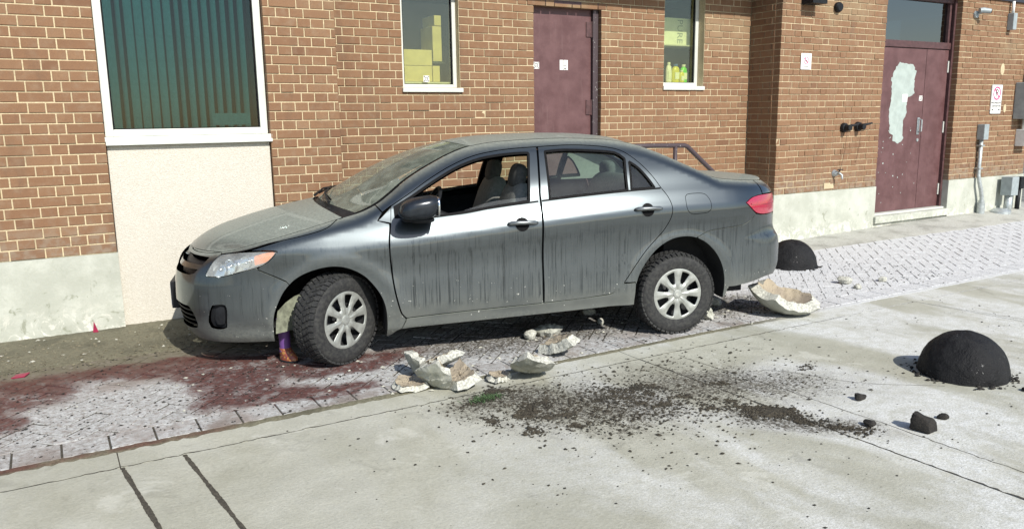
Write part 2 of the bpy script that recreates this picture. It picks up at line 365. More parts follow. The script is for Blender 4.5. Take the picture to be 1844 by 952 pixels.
for i in range(len(jx)-1):
    a, b = jx[i], jx[i+1]
    # x at y = JL is a[0]; slope from the two traced joints, carried to y = -1
    xa = lambda q, y: q[0] + (q[1]-q[0])*(JL-y)/1.0*.9 if q[0] < 1 else q[0] + (q[1]-q[0])*(JL-y)/2.0
    for y0, y1 in ((-6, .95), (.95, JL)):
        slab([(xa(a, y0)+g_, y0+g_), (xa(b, y0)-g_, y0+g_), (xa(b, y1)-g_, y1-g_), (xa(a, y1)+g_, y1-g_)])
kx = [-9, -2.9, .172, 3.47, 6.66, 9.7, 13, 17]
for a, b in zip(kx, kx[1:]): slab([(a+g_*.6, JL+.003), (b-g_*.6, JL+.003), (b-g_*.6, KERB-.01), (a+g_*.6, KERB-.01)])
# joint filler: dirt lying in the joints and in the gutter line along the pavers
bm_ = MB()
def irregular(x0, x1, y0, y1, n, amp, z):
    v = []; f = []
    for i in range(n+1):
        x = x0+(x1-x0)*i/n; ta = 1 if x < 1.9 else (.45 if x < 5 else .6)
        v += [(x, y0-amp*ta*RNG.random(), z-.004), (x, (y0+y1)/2, z+.006*RNG.random()), (x, y1+amp*ta*RNG.random(), z-.004)]
    for i in range(n):
        for k in range(2): f.append((i*3+k, i*3+3+k, i*3+4+k, i*3+1+k))
    return v, f
gut = MB(); gut.add(*irregular(-3, 10, KERB-.022, KERB+.025, 420, .03, .004)); tag(gut.build('gutter_dirt', M['dirt'], None, True), 'thin dark line of dirt lying in the gutter along the paver edge', 'dirt', kind='stuff')
fill = MB(); fill.add([(-9,-6,-.0035),(17,-6,-.0035),(17,KERB,-.0035),(-9,KERB,-.0035)], [(0,1,2,3)])
for q in jx[2:4]:
    xa = lambda y: q[0] + (q[1]-q[0])*(JL-y)*.9
    v = []; f = []
    for i in range(260):
        y = JL-.01-i*.016; wd = .0065+.0045*min(1, i/80)+.002*math.sin(i*.21)+.0015*math.sin(i*.083)+.0045*RNG.random()
        v += [(xa(y)-wd, y, .002), (xa(y)+wd, y, .0025)]
    for i in range(259): f.append((2*i, 2*i+1, 2*i+3, 2*i+2))
    fill.add(v, f)
def crack(pts, w_):
    q = cat2(pts, .03); v = []; f = []
    for i, a in enumerate(q):
        j = .004*RNG.standard_normal(); k = w_*(.5+RNG.random()); b = q[min(i+1, len(q)-1)] if i < len(q)-1 else a; c = q[i-1] if i else a; d = np.array(b)-np.array(c); d /= np.linalg.norm(d)+1e-9; n = np.array([-d[1], d[0]]); p0 = np.array(a)+n*j
        v += [(*(p0-n*k), .0012), (*(p0+n*k), .0012)]
    f = [(2*i, 2*i+1, 2*i+3, 2*i+2) for i in range(len(q)-1)]; mk('crack', v, f, M['joint'], pav)
def cat2(pts, step):
    out = []
    for a, b in zip(pts, pts[1:]):
        a, b = np.array(a, float), np.array(b, float); n = max(1, int(np.linalg.norm(b-a)/step)); out += [tuple(a+(b-a)*k/n) for k in range(n)]
    return out+[tuple(pts[-1])]
crack([(3.76, 4.1), (3.78, 3.74), (3.82, 3.21), (3.838, 2.5), (3.84, 2.19), (3.85, 1.5)], .0022); crack([(4.0, 3.55), (4.12, 3.43), (4.23, 3.165), (4.34, 3.0), (4.70, 2.71)], .0018); crack([(-3, JL), (.17, JL), (3.4, JL), (14, JL)], .0034); crack([(3.475, JL-.02), (3.50, 3.2), (3.545, 2.2), (3.6, 1.0)], .004); crack([(6.66, JL-.02), (6.80, 3.3), (7.0, 2.0)], .003)
fill0 = 0; crack([(-.9, 3.2), (-.3, 2.9), (.1, 2.5), (.2, 1.9)], .0015)
fill.build('joint_filler', M['joint'], pav, True)
# paver strip ------------------------------------------------------
ps = empty('paver_path'); tag(ps, kind='structure')
mk('bedding', [(-4,KERB,-.0015),(15,KERB,-.0015),(15,7.3,-.0015),(-4,7.3,-.0015)], [(0,1,2,3)], M['joint'], ps)
def clip(poly, ax, val, keep_gt):
    out = []
    for i in range(len(poly)):
        a, b = poly[i], poly[(i+1) % len(poly)]; ina = (a[ax] > val) == keep_gt; inb = (b[ax] > val) == keep_gt
        if ina: out.append(a)
        if ina != inb:
            k = (val-a[ax])/(b[ax]-a[ax]); out.append((a[0]+(b[0]-a[0])*k, a[1]+(b[1]-a[1])*k))
    return out
def area(poly): return abs(sum(poly[i][0]*poly[(i+1) % len(poly)][1]-poly[(i+1) % len(poly)][0]*poly[i][1] for i in range(len(poly))))/2
pieces = []
x = -3.0; k = 0
while x < 14:                                       # soldier course along the kerb
    L = .225; pieces.append([(x+.004, KERB+.028), (x+L-.004, KERB+.028), (x+L-.004, 4.672), (x+.004, 4.672)]); x += L
WP = .113; c45 = math.sqrt(.5)
for i in range(-70, 180):
    for j in range(-150, 110):
        kk = (i-j) % 4
        if kk == 0: r = (i, j, i+2, j+1)
        elif kk == 3: r = (i, j, i+1, j+2)
        else: continue
        g2 = .0052; q = [(r[0]*WP+g2, r[1]*WP+g2), (r[2]*WP-g2, r[1]*WP+g2), (r[2]*WP-g2, r[3]*WP-g2), (r[0]*WP+g2, r[3]*WP-g2)]
        q = [(c45*(a-b)+.03, c45*(a+b)+4.70) for a, b in q]
        if not any(-3 < a[0] < 14 and 4.6 < a[1] < 6.7 for a in q): continue
        q = clip(q, 1, 4.678, True)
        top = 6.33 if np.mean([a[0] for a in q] or [0]) < 4.2 else 6.52
        if len(q) > 2: q = clip(q, 1, top, False)
        if len(q) > 2 and area(q) > .0012: pieces.append(q)
def paver_mesh(poly, c, dz, tilt, name='paver'):
    n = len(poly); b = .0025; cc = c
    v = []
    for (a, b_) in poly: v.append((a-cc[0], b_-cc[1], -.02))
    for (a, b_) in poly: v.append((a-cc[0], b_-cc[1], -.004))
    for (a, b_) in poly:
        dx, dy = a-cc[0], b_-cc[1]; k = 1-b/max(math.hypot(dx, dy), .01)*1.3
        v.append((dx*k, dy*k, dz+.0035+tilt[0]*dx+tilt[1]*dy))
    f = [tuple(range(2*n, 3*n))]
    for i in range(n):
        j = (i+1) % n; f += [(i, j, n+j, n+i), (n+i, n+j, 2*n+j, 2*n+i)]
    return v, f
def set_tone(me, vals):
    at = me.attributes.new('tone', 'FLOAT', 'FACE'); at.data.foreach_set('value', vals)
info = []
for q in pieces:
    c = (sum(a[0] for a in q)/len(q), sum(a[1] for a in q)/len(q)); pr = project((c[0], c[1], 0)); vis = 0
    if pr and 0 < pr[0] < 1844 and 0 < pr[1] < 952:
        hid = 1.5 < c[0] < 4.3 and c[1] > 4.95      # under the car
        vis = area(q)/pr[2]**3*(.05 if hid else 1)
    info.append((vis, q, c))
info.sort(key=lambda a: -a[0])
rest_v, rest_f, rest_t = [], [], []
for idx, (vis, q, c) in enumerate(info):
    dz = .0014*RNG.standard_normal(); tl = (.010*RNG.standard_normal(), .010*RNG.standard_normal()); tone = float(RNG.random())
    if c[1] < 4.68: dz, tl = .001+dz*.3, (tl[0]*.2, tl[1]*.2)
    v, f = paver_mesh(q, c, dz, tl)
    if idx < 300:
        o = mk('paver', v, f, M['paver'], ps); o.location = (c[0], c[1], 0); set_tone(o.data, [tone]*len(f))
    else:
        k = len(rest_v); rest_v += [(a[0]+c[0], a[1]+c[1], a[2]) for a in v]; rest_f += [tuple(i+k for i in a) for a in f]; rest_t += [tone]*len(f)
o = mk('small_pavers', rest_v, rest_f, M['paver'], ps); set_tone(o.data, rest_t); tag(o, kind='stuff')
# grit along the left wall and apron by the doors
def sheet(name, x0, x1, y0, y1, nx, ny, zf, mat, edge=.05):
    v = []; f = []
    for j in range(ny+1):
        for i in range(nx+1):
            x = x0+(x1-x0)*i/nx; y = y0+(y1-y0)*j/ny
            if j == 0: y += edge*(RNG.random()-.5)*2
            v.append((x, y, zf(x, y, j == 0)))
    for j in range(ny):
        for i in range(nx): a = j*(nx+1)+i; f.append((a, a+1, a+nx+2, a+nx+1))
    return mk(name, v, f, mat, None, True)
o = sheet('grit_strip', -4, 4.4, 6.22, 7.74, 300, 40, lambda x, y, e: -.012 if e else .004+.007*(y-6.22)+.006*RNG.random(), M['dirt'], .07); tag(o, kind='structure')
o = sheet('concrete_apron', 4.4, 15, 6.45, 7.74, 200, 12, lambda x, y, e: -.012 if e else .005+max(0, min(1, (y-6.45)/.7))*max(0, min(1, (x-8.3)/3.5))*.075, M['apron'], .04); tag(o, kind='structure')
# ------------------------------------------------------------------ building
YA, YB = 7.19, 7.702; HC = .0804; ZB = .640; ZTOP = 3.36
bld = empty('brick_building', (0, YA, 0)); tag(bld, 'long brown brick building with maroon doors and a concrete base', 'building')
def bpart(o): o.parent = bld; o.location.y -= YA; return o     # parts are built in world metres
LB, SB = .241, .1205
bricks = []     # (x, y, z, length, axis, depth_sign)
def course_list(z0, z1):
    k0 = 0; out = []
    k = 0
    while ZB+k*HC < z1-.02:
        if ZB+k*HC >= z0-.02: out.append((k, ZB+k*HC))
        k += 1
    return out
def lay(u0, u1, k, bond, phase):
    """brick spans between u0 and u1 in course k"""
    seq = [LB, SB] if bond == 'LS' else [LB, SB, SB]; per = sum(seq); sh = (.18 if bond == 'LS' else .182)*(k % 2)
    u = math.floor((u0-phase-sh)/per)*per+phase+sh; out = []; i = 0
    while u < u1:
        L = seq[i % len(seq)]; a, b = max(u, u0), min(u+L, u1)
        if b-a > .012: out.append([a, b])
        u += L; i += 1
    if out: out[0][0] = u0; out[-1][1] = u1
    if len(out) > 1 and out[0][1]-out[0][0] < .045: out[1][0] = out[0][0]; out.pop(0)
    if len(out) > 1 and out[-1][1]-out[-1][0] < .045: out[-2][1] = out[-1][1]; out.pop()
    return out
cores = []
def wall(Y, x0, x1, z0, z1, openings, bond='LS', phase=0., th=.25):
    """front-facing wall at Y (towards -Y) with rectangular openings (x0, x1, z0, z1)"""
    core = MB(); cores.append(core)
    for k, z in course_list(z0, z1):
        spans = [(x0, x1)]
        for ox0, ox1, oz0, oz1 in openings:
            if z+HC*.5 > oz0 and z+HC*.5 < oz1:
                ns = []
                for a, b in spans:
                    if ox1 <= a or ox0 >= b: ns.append((a, b)); continue
                    if ox0 > a: ns.append((a, ox0))
                    if ox1 < b: ns.append((ox1, b))
                spans = ns
        for a, b in spans:
            for s, e in lay(a, b, k, bond, phase): bricks.append((s, e, Y, z, 0, k))
    xs = sorted({x0, x1} | {o[0] for o in openings} | {o[1] for o in openings}); xs = [x for x in xs if x0 <= x <= x1]
    fr_ = lambda x_, z_: not any((abs(o[0]-x_) < 1e-6 or abs(o[1]-x_) < 1e-6) and o[2] < z_ < o[3] for o in openings)
    for a, b in zip(xs, xs[1:]):
        m_ = (a+b)/2; zs = [z0]; cuts = sorted([(o[2], o[3]) for o in openings if o[0] < m_ < o[1]])
        cur = z0
        for c0, c1 in cuts:
            if c0 > cur: core.box(a+(.0 if (a != x0 and fr_(a, (cur+c0)/2)) else .009), b-(.0 if (b != x1 and fr_(b, (cur+c0)/2)) else .009), Y+.007, Y+th, cur, c0-.004)
            cur = max(cur, c1)
        if cur < z1: core.box(a+(.0 if (a != x0 and fr_(a, (cur+z1)/2)) else .009), b-(.0 if (b != x1 and fr_(b, (cur+z1)/2)) else .009), Y+.007, Y+th, cur, z1)
CH = lambda z: ZB+round((z-ZB)/HC)*HC      # snap to a course
WIN_A = (.45, 1.75, 0, 5)
wall(YA, -3.2, 2.395, ZB, ZTOP, [WIN_A], 'LSS', .18)
WB1 = (3.25, 3.90, CH(1.97), 5); DB = (4.83, 5.75, 0, 2.93); WB2 = (6.715, 7.375, CH(2.0), 5)
wall(YB, 2.30, 8.19, ZB, ZTOP, [WB1, DB, WB2], 'LS', .04)
DC = (10.285, 12.06, 0, 5)
wall(YA, 8.185, 10.285, ZB, ZTOP, [], 'LS', .06); wall(YA, 12.06, 14.2, ZB, ZTOP, [], 'LS', .06)
# return face of the projecting right wing (faces -X) and, hidden, of the left wing
for k, z in course_list(ZB, ZTOP):
    for s, e in lay(YA+.101, YB, k, 'LS', .05): bricks.append((s, e, 8.185, z, 1, k))
    for s, e in lay(YA+.101, YB, k, 'LS', .05): bricks.append((s, e, 2.395, z, 2, k))
    for s, e in lay(YA+.101, 9.5, k, 'LS', .05): bricks.append((s, e, 14.2, z, 2, k))
cores[2].box(8.193, 8.4, YA+.11, YB+.1, ZB, ZTOP); cores[0].box(2.2, 2.387, YA+.11, YB+.1, ZB, ZTOP); cores.append(MB()); cores[4].box(14.0, 14.193, YA+.26, 9.5, 0, ZTOP)
for core in cores: bpart(core.build('wall', M['mortar']))
mj = .0048
BV = {}
def brick_geo(L, rs):
    """brick of length L along x, front at y=0, depth .1, origin at lower left front; slightly uneven arrises"""
    x0, x1, z0, z1 = mj, L-mj, mj, HC-mj; b = .003
    j = lambda: rs.standard_normal()*.0008
    v = [(x0+b+j(), j(), z0+b+j()), (x1-b+j(), j(), z0+b+j()), (x1-b+j(), j(), z1-b+j()), (x0+b+j(), j(), z1-b+j()),
         (x0, b, z0), (x1, b, z0), (x1, b, z1), (x0, b, z1), (x0, .1, z0), (x1, .1, z0), (x1, .1, z1), (x0, .1, z1)]
    f = [(0,1,2,3), (0,4,5,1), (1,5,6,2), (2,6,7,3), (3,7,4,0), (4,8,9,5), (5,9,10,6), (6,10,11,7), (7,11,8,4), (8,11,10,9)]
    return v, f
binfo = []
for s, e, Y, z, ax, k in bricks:
    c = ((s+e)/2, Y, z+.04) if ax == 0 else (Y, (s+e)/2, z+.04)
    pr = project(c); vis = 0
    if pr and -10 < pr[0] < 1854 and -10 < pr[1] < 952 and ax < 2:
        carhid = 330 < pr[0] < 1380 and pr[1] > (440 - (pr[0]-330)*.42 if pr[0] < 800 else 250 + max(0, pr[0]-1100)*.25)
        vis = (e-s)/pr[2]**2*(.02 if carhid else 1)*(.35 if ax == 1 else 1)
    binfo.append((vis, s, e, Y, z, ax))
binfo.sort(key=lambda a: -a[0])
rv, rf, rt = [], [], []
vari = {}
rs = np.random.default_rng(3)
for idx, (vis, s, e, Y, z, ax) in enumerate(binfo):
    L = e-s; prd = .0022*rs.standard_normal(); tone = float(np.clip(.55+.16*rs.standard_normal(), 0, 1))
    if idx < 300:
        key = (round(L, 3), ax, int(rs.integers(0, 14)))
        if key not in vari:
            v, f = brick_geo(key[0], rs)
            me = bpy.data.meshes.new('brick'); me.from_pydata(v, [], f); me.materials.append(M['brick']); set_tone(me, [tone]*len(f)); vari[key] = me
        o = inst('brick', vari[key], bld)
        if ax == 0: o.location = (s, Y+prd-YA, z)
        else: o.location = (Y+prd, e-YA, z); o.rotation_euler = (0, 0, -math.pi/2)
    else:
        v, f = brick_geo(L, rs); k = len(rv)
        if ax == 0: v = [(s+a, Y+prd+b, z+c) for a, b, c in v]
        elif ax == 1: v = [(Y+prd+b, e-a, z+c) for a, b, c in v]
        else: v = [(Y-prd-b, s+a, z+c) for a, b, c in v]
        rv += v; rf += [tuple(i+k for i in a) for a in f]; rt += [tone]*len(f)
o = mk('remaining_bricks', rv, rf, M['brick']); set_tone(o.data, rt); tag(bpart(o), kind='stuff')
# foundation, beige panel under the big window
for bx in (((-3.2, .45, YA-.012, YA+.3),), ((1.75, 2.40, YA-.012, YA+.3), (2.2, 2.40, YA+.3, YB+.2)), ((2.40, 8.17, YB-.012, YB+.3),), ((8.173, 10.285, YA-.012, YA+.3), (8.173, 8.4, YA+.3, YB-.02)), ((12.06, 14.21, YA-.012, YA+.3),)):
    fo = MB()
    for q in bx: fo.box(*q, -.04, ZB-.002)
    bpart(fo.build('foundation', M['found']))
pn = MB(); pn.bbox(.452, 1.748, YA+.035, YA+.2, -.04, 1.502, .006); bpart(pn.build('pebble_panel', M['panel']))
# upper storey: soffit over the recess and dark fascia
up = MB(); up.box(-3.2, 14.2, YA+.02, 12, ZTOP+.03, 6.5); bpart(up.build('upper_storey', M['brick']))
fa = MB(); fa.box(-3.25, 14.3, YA-.03, YA+.02, ZTOP, ZTOP+.35); fa.box(-3.25, 14.3, YA+.02, YB+.3, ZTOP+.0, ZTOP+.03); bpart(fa.build('fascia', M['fascia']))
ro = MB(); ro.box(-3.2, 14.2, 11, 11.1, 0, ZTOP); ro.box(-3.2, 14.2, YB+.3, 11, -.03, .0); ro.box(-3.25, -3.2, YA, 11, 0, ZTOP); ro.box(2.42, 2.45, YB+.3, 11, 0, ZTOP); ro.box(9, 9.05, YB+.3, 11, 0, ZTOP); bpart(ro.build('interior_wall', M['dark']))
def window(x0, x1, z0, z1, Y, fw=.055, gl='win', dep=.05, sill=None):
    """aluminium frame, one pane; returns the frame object"""
    a = MB()
    b = .004
    a.bbox(x0, x0+fw, Y, Y+dep, z0, z1, b); a.bbox(x1-fw, x1, Y, Y+dep, z0, z1, b); a.bbox(x0+fw, x1-fw, Y+.001, Y+dep, z0, z0+fw*.9, b); a.bbox(x0+fw, x1-fw, Y+.001, Y+dep, z1-fw, z1, b)
    o = bpart(a.build('window', M['alu']))
    def sub(q): q.parent = o; return q
    gk = MB(); t_ = .012
    gk.box(x0+fw, x0+fw+t_, Y+.018, Y+.04, z0+fw*.9, z1-fw); gk.box(x1-fw-t_, x1-fw, Y+.018, Y+.04, z0+fw*.9, z1-fw); gk.box(x0+fw, x1-fw, Y+.017, Y+.041, z0+fw*.9, z0+fw*.9+t_*.6); sub(gk.build('gasket', M['trim']))
    p_ = MB(); p_.box(x0+fw-.004, x1-fw+.004, Y+.026, Y+.030, z0+fw*.8, z1-fw*.9); sub(p_.build('pane', M[gl]))
    if sill:
        s_ = MB()
        for q in sill: s_.bbox(*q, .004)
        sub(s_.build('sill', M['alu']))
    return o
W1 = window(.452, 1.748, 1.575, 3.30, YA+.062, .062, 'win', .06, [(.44, 1.772, YA+.0, YA+.10, 1.535, 1.573), (.445, 1.766, YA-.018, YA+.09, 1.505, 1.5345)])
W2 = window(3.252, 3.898, 2.0, 3.30, YB+.075, .042, 'win_clear', .05, [(3.235, 3.925, YB-.025, YB+.10, 1.955, 1.9985)])
W3 = window(6.717, 7.373, 2.045, 3.30, YB+.11, .05, 'win_clear', .05, [(6.70, 7.385, YB-.022, YB+.13, 1.995, 2.043)])
# vertical blind behind the big window
vb = empty('vertical_blind', (1.1, YA+.3, 1.6)); tag(vb, 'teal vertical slat blind hanging behind the large left window', 'blind')
rs = np.random.default_rng(5)
angs = [.25, .2, 1.0, .25, .2, .3, .35, .35, .95, .6, .65, .65, .7, .75, .85, .6, .65]
x = .50
for i, an in enumerate(angs):
    q = MB(); wd = .066; sg = []
    pts = [(-wd/2+wd*k/6, .010*math.cos(math.pi*(k/6-.5))) for k in range(7)]
    ca, sa = math.cos(an*.9), math.sin(an*.9)
    pl = [(a*ca-b*sa, a*sa+b*ca) for a, b in pts]
    v = [(a, b, .0) for a, b in pl]+[(a, b, 1.75) for a, b in pl]; n = 7
    q.add(v, [(k, k+1, n+k+1, n+k) for k in range(n-1)]); o = q.build('slat', M['blind'], vb, True); o.location = (x-1.1, 0, 0)
    x += .0755
hr = MB(); hr.box(-.65, .65, -.03, .03, 1.75, 1.8); hr.build('head_rail', M['alu'], vb)
st = MB(); st.box(1.30, 1.62, YA+.13, YA+.132, 1.655, 1.755, Matrix.Rotation(0, 4, 'Z')); o = st.build('paper_notice', M['blind']); o.rotation_euler = (0, 0, 0)
tag(o, 'pale notice lying in the lower right corner of the large window', 'notice')
RX = Matrix.Rotation(R_(90), 4, 'X')            # text plane -> facing -Y
def disc(mb, c, r0, r1, y, n=28, d=.0015, sx=1.):
    """flat ring facing -Y at height y"""
    v = []; f = []
    for k in range(n):
        a = 2*math.pi*k/n
        for r in (r0, r1): v += [(c[0]+r*math.cos(a)*sx, y, c[1]+r*math.sin(a)), (c[0]+r*math.cos(a)*sx, y+d, c[1]+r*math.sin(a))]
    for k in range(n):
        a, b = 4*k, 4*((k+1) % n); f += [(a, b, b+2, a+2), (a+2, b+2, b+3, a+3), (a, a+1, b+1, b)]
    mb.add(v, f)
def sticker(name, x0, x1, z0, z1, y, parent):
    a = MB(); a.box(x0, x1, y, y+.0015, z0, z1); o = a.build(name, M['sign_white'], parent)
    b = MB(); c = ((x0+x1)/2, (z0+z1)/2); r = (x1-x0)*.30; disc(b, c, r*.72, r, y-.002); b.box(c[0]-r*.5, c[0]+r*.5, y-.0022, y-.0015, c[1]-r*.10, c[1]+r*.10)
    for sx in (-1, 1):
        for sz in (-1, 1): b.box(c[0]+sx*r*1.1-.006, c[0]+sx*r*1.1+.006, y-.002, y-.001, c[1]+sz*r*1.1-.006, c[1]+sz*r*1.1+.006)
    b.build('symbol', M['ink'], parent); return o
# ---- maroon single door in the recess
YD = YB+.095
dl = MB(); dl.bbox(4.85, 5.672, YD, YD+.045, .63, 2.905, .003); D1 = bpart(dl.build('door', M['door'])); tag(D1, 'scuffed maroon steel door behind the car roof')
fr = MB(); fr.bbox(4.80, 4.848, YB+.05, YD+.07, .6, 2.95, .004); fr.bbox(5.676, 5.75, YB+.055, YD+.07, .6, 2.95, .004); fr.bbox(4.848, 5.676, YB+.05, YD+.07, 2.908, 2.96, .004); fr.build('door_frame', M['rail'], D1)
for z in (2.68, 1.79, .90):
    h = MB(); h.bbox(5.60, 5.672, YD-.012, YD-.001, z-.085, z+.085, .003); h.tube([(5.678, YD-.012, z-.09), (5.678, YD-.012, z+.09)], .011, 8); h.build('hinge', M['frame_brown'], D1)
hd = MB(); hd.tube([(4.93, YD-.002, 1.35), (4.93, YD-.05, 1.35)], .018, 10); hd.tube([(4.93, YD-.05, 1.35), (5.03, YD-.05, 1.35)], .011, 8); hd.build('handle', M['steel'], D1)
core2 = MB(); core2.box(4.80, 5.75, YB+.0, YB+.25, 2.93, 2.965); bpart(core2.build('lintel', M['frame_brown']))
a = MB(); a.box(5.232, 5.343, YD-.003, YD-.0008, 2.215, 2.327); a.build('plaque', M['sign_white'], D1)
a = MB(); a.box(5.283, 5.288, YD-.005, YD-.0035, 2.215, 2.327); a.box(5.318, 5.322, YD-.005, YD-.0035, 2.217, 2.325); a.box(5.288, 5.318, YD-.005, YD-.0035, 2.262, 2.267); a.box(5.296, 5.312, YD-.0045, YD-.0035, 2.222, 2.240); a.build('plaque_marks', M['ink'], D1)
sticker('sticker', 4.872, 4.95, 2.222, 2.296, YD-.003, D1)
# ---- landing, steps and handrail (behind the car)
ld = empty('concrete_landing', (5.4, 7.2, 0)); tag(ld, 'concrete landing with steps under the maroon door behind the car', 'landing')
a = MB(); a.bbox(-.8, .75, -.45, .49, -.03, .62, .012); a.build('platform', M['found'], ld)
for i in range(3):
    a = MB(); a.bbox(.753+.29*i, 1.04+.29*i, -.44, .48, -.03, .465-.155*i, .01); a.build('step', M['found'], ld)
hr = empty('handrail', (5.6, 6.85, 0)); tag(hr, 'chipped dark brown pipe handrail sloping down behind the car boot', 'handrail')
RY = 6.72-6.85
a = MB(); a.tube([(-.75, RY, 1.372), (.1, RY, 1.362), (.58, RY, 1.352), (.62, RY, 1.34), (1.05, RY, 1.02), (1.55, RY, .65)], .026, 12); a.build('top_rail', M['rail'], hr, True)
for x, z0, z1 in ((-.7, .62, 1.37), (.445, .62, 1.35), (1.5, .0, .68)):
    a = MB(); a.tube([(x, RY+.03, z0), (x, RY, z0+.1), (x, RY, z1)], .024, 12); a.build('post', M['rail'], hr, True)
a = MB(); a.tube([(-.7, RY, 1.0), (.445, RY, .98), (.62, RY, .93), (1.5, RY, .30)], .018, 10); a.build('lower_rail', M['rail'], hr, True)
# ---- double door of the right wing with transom
YE = YA+.13
a = MB(); a.bbox(10.325, 11.462, YE, YE+.045, .235, 2.60, .003); D2 = bpart(a.build('door', M['door'])); tag(D2, 'left maroon leaf of the double door with a bare grey patch')
a = MB(); a.bbox(11.470, 12.012, YE, YE+.045, .235, 2.60, .003); D3 = bpart(a.build('door', M['door'])); tag(D3, 'narrow right maroon leaf of the double door')
a = MB(); a.bbox(10.28, 10.322, YA+.05, YE+.08, .16, 3.34, .004); a.bbox(12.016, 12.06, YA+.085, YE+.08, .16, 3.34, .004); a.bbox(10.322, 12.016, YE-.02, YE+.08, 2.605, 2.70, .004); a.bbox(10.322, 12.016, YE-.02, YE+.08, 3.27, 3.34, .004); F2 = bpart(a.build('door_frame', M['frame_brown']))
a = MB(); a.box(10.33, 11.94, YE+.03, YE+.036, 2.70, 3.27); a.build('transom_pane', M['win_dark'], F2)
a = MB(); a.bbox(11.94, 11.985, YE-.01, YE+.06, 2.70, 3.27, .003); a.build('mullion', M['frame_brown'], F2)
a = MB(); a.bbox(10.30, 12.05, YA+.03, YE+.1, .205, .232, .003); a.build('threshold', M['alu'], F2)
a = MB(); a.bbox(10.26, 12.085, YA-.055, YA+.3, .105, .203, .008); o = bpart(a.build('door_step', M['found']))
a = MB(); a.box(10.29, 12.05, YA+.0, YA+.3, -.03, .104); bpart(a.build('step_base', M['found']))
# bare patch: ragged outline traced on the leaf
pt = [(10.751, 2.339), (10.83, 2.393), (10.975, 2.385), (11.153, 2.365), (11.235, 2.279), (11.21, 2.155), (11.225, 1.943), (11.037, 1.889), (11.075, 1.677), (10.993, 1.535), (11.036, 1.284), (10.883, 1.234), (10.792, 1.272), (10.781, 1.361), (10.691, 1.399), (10.665, 1.715), (10.691, 1.889), (10.669, 2.166)]
rg = []; rs = np.random.default_rng(2)
for i in range(len(pt)):
    p0, p1 = np.array(pt[i]), np.array(pt[(i+1) % len(pt)]); n = max(2, int(np.linalg.norm(p1-p0)/.03))
    for k in range(n): q = p0+(p1-p0)*k/n; rg.append((q[0]+.009*rs.standard_normal(), q[1]+.009*rs.standard_normal()))
a = MB(); n = len(rg); a.prism(rg, YE-.0022, YE-.0004); a.build('bare_patch', M['patch'], D2)
for i in range(26):
    x, z = 10.4+rs.random()*1.0, .35+rs.random()*1.1; r = .004+.009*rs.random()
    a = MB(); a.prism([(x+r*math.cos(q*1.05)*(.6+.8*rs.random()), z+r*math.sin(q*1.05)*(.6+.8*rs.random())) for q in range(6)], YE-.0016, YE-.0002); a.build('paint_chip', M['patch'], D2)
a = MB(); a.box(10.945, 11.065, YE-.005, YE-.003, 1.832, 1.942); a.build('note', M['sign_white'], D2)
sticker('sticker', 11.35, 11.43, 1.845, 1.92, YE-.004, D2)
a = MB(); a.bbox(11.345, 11.40, YE-.012, YE-.0006, 1.35, 1.60, .004); a.tube([(11.372, YE-.01, 1.58), (11.372, YE-.06, 1.565), (11.372, YE-.06, 1.40), (11.372, YE-.01, 1.385)], .013, 8); a.build('handle', M['steel'], D2, 'auto')
a = MB(); a.tube([(11.38, YE+.0, 1.27), (11.38, YE-.012, 1.27)], .024, 14); a.build('lock', M['steel'], D2)
for z in (2.35, 1.45, .5):
    a = MB(); a.bbox(11.995, 12.03, YE-.016, YE-.001, z-.085, z+.085, .003); a.build('hinge', M['alu'], D3)
# ---- signs on the right wing
s1 = empty('no_smoking_sign', (8.665, YA, 2.347)); tag(s1, 'small white no smoking sign on the brick corner right of the recess', 'sign')
a = MB(); a.bbox(-.098, .098, -.010, -.0035, -.102, .102, .0015); a.build('sign_panel', M['sign_white'], s1)
a = MB(); disc(a, (-.002, .012), .040, .047, -.0125); a.prism([(-.037, .040), (-.028, .048), (.033, -.016), (.024, -.024)], -.0128, -.0115); a.build('prohibition_ring', M['sign_red'], s1)
a = MB(); a.box(-.030, .024, -.0135, -.0125, .0, .008); a.box(-.05, .045, -.012, -.0108, -.066, -.060); a.box(-.04, .035, -.012, -.0108, -.080, -.076); a.box(-.07, .07, -.012, -.0108, .084, .088); a.build('sign_marks', M['ink'], s1)
s2 = empty('no_parking_sign', (13.165, YA, 1.865)); tag(s2, 'tall white no parking sign with crossed P beside the conduit', 'sign')
a = MB(); a.prism([(-.150, -.215), (-.137, -.228), (.137, -.228), (.150, -.215), (.150, .215), (.137, .228), (-.137, .228), (-.150, .215)], -.014, -.004); a.build('sign_panel', M['sign_white'], s2)
a = MB()
for q in ((-.146, .146, -.224, -.219), (-.146, .146, .219, .224)): a.box(q[0], q[1], -.0155, -.0141, q[2], q[3])
for q in ((-.146, -.141), (.141, .146)): a.box(q[0], q[1], -.0155, -.0141, -.219, .219)
a.build('sign_border', M['ink'], s2)
a = MB(); disc(a, (0, .092), .083, .105, -.0155, 36); a.prism([(-.079, .156), (-.064, .170), (.079, .028), (.064, .014)], -.0158, -.0146); a.build('prohibition_ring', M['sign_red'], s2)
a = MB(); text_mb(a, 'P', .16, Matrix.Translation((0, -.0148, .092)) @ RX); text_mb(a, 'WEDNESDAY', .045, Matrix.Translation((0, -.0155, -.058)) @ RX); text_mb(a, '7AM-NOON', .045, Matrix.Translation((0, -.0155, -.108)) @ RX)
for sx in (-1, 1): a.prism([(sx*.120, -.165), (sx*.09, -.145), (sx*.09, -.158), (sx*.06, -.158), (sx*.06, -.172), (sx*.09, -.172), (sx*.09, -.185)], -.0158, -.0146)
a.build('sign_lettering', M['ink'], s2)
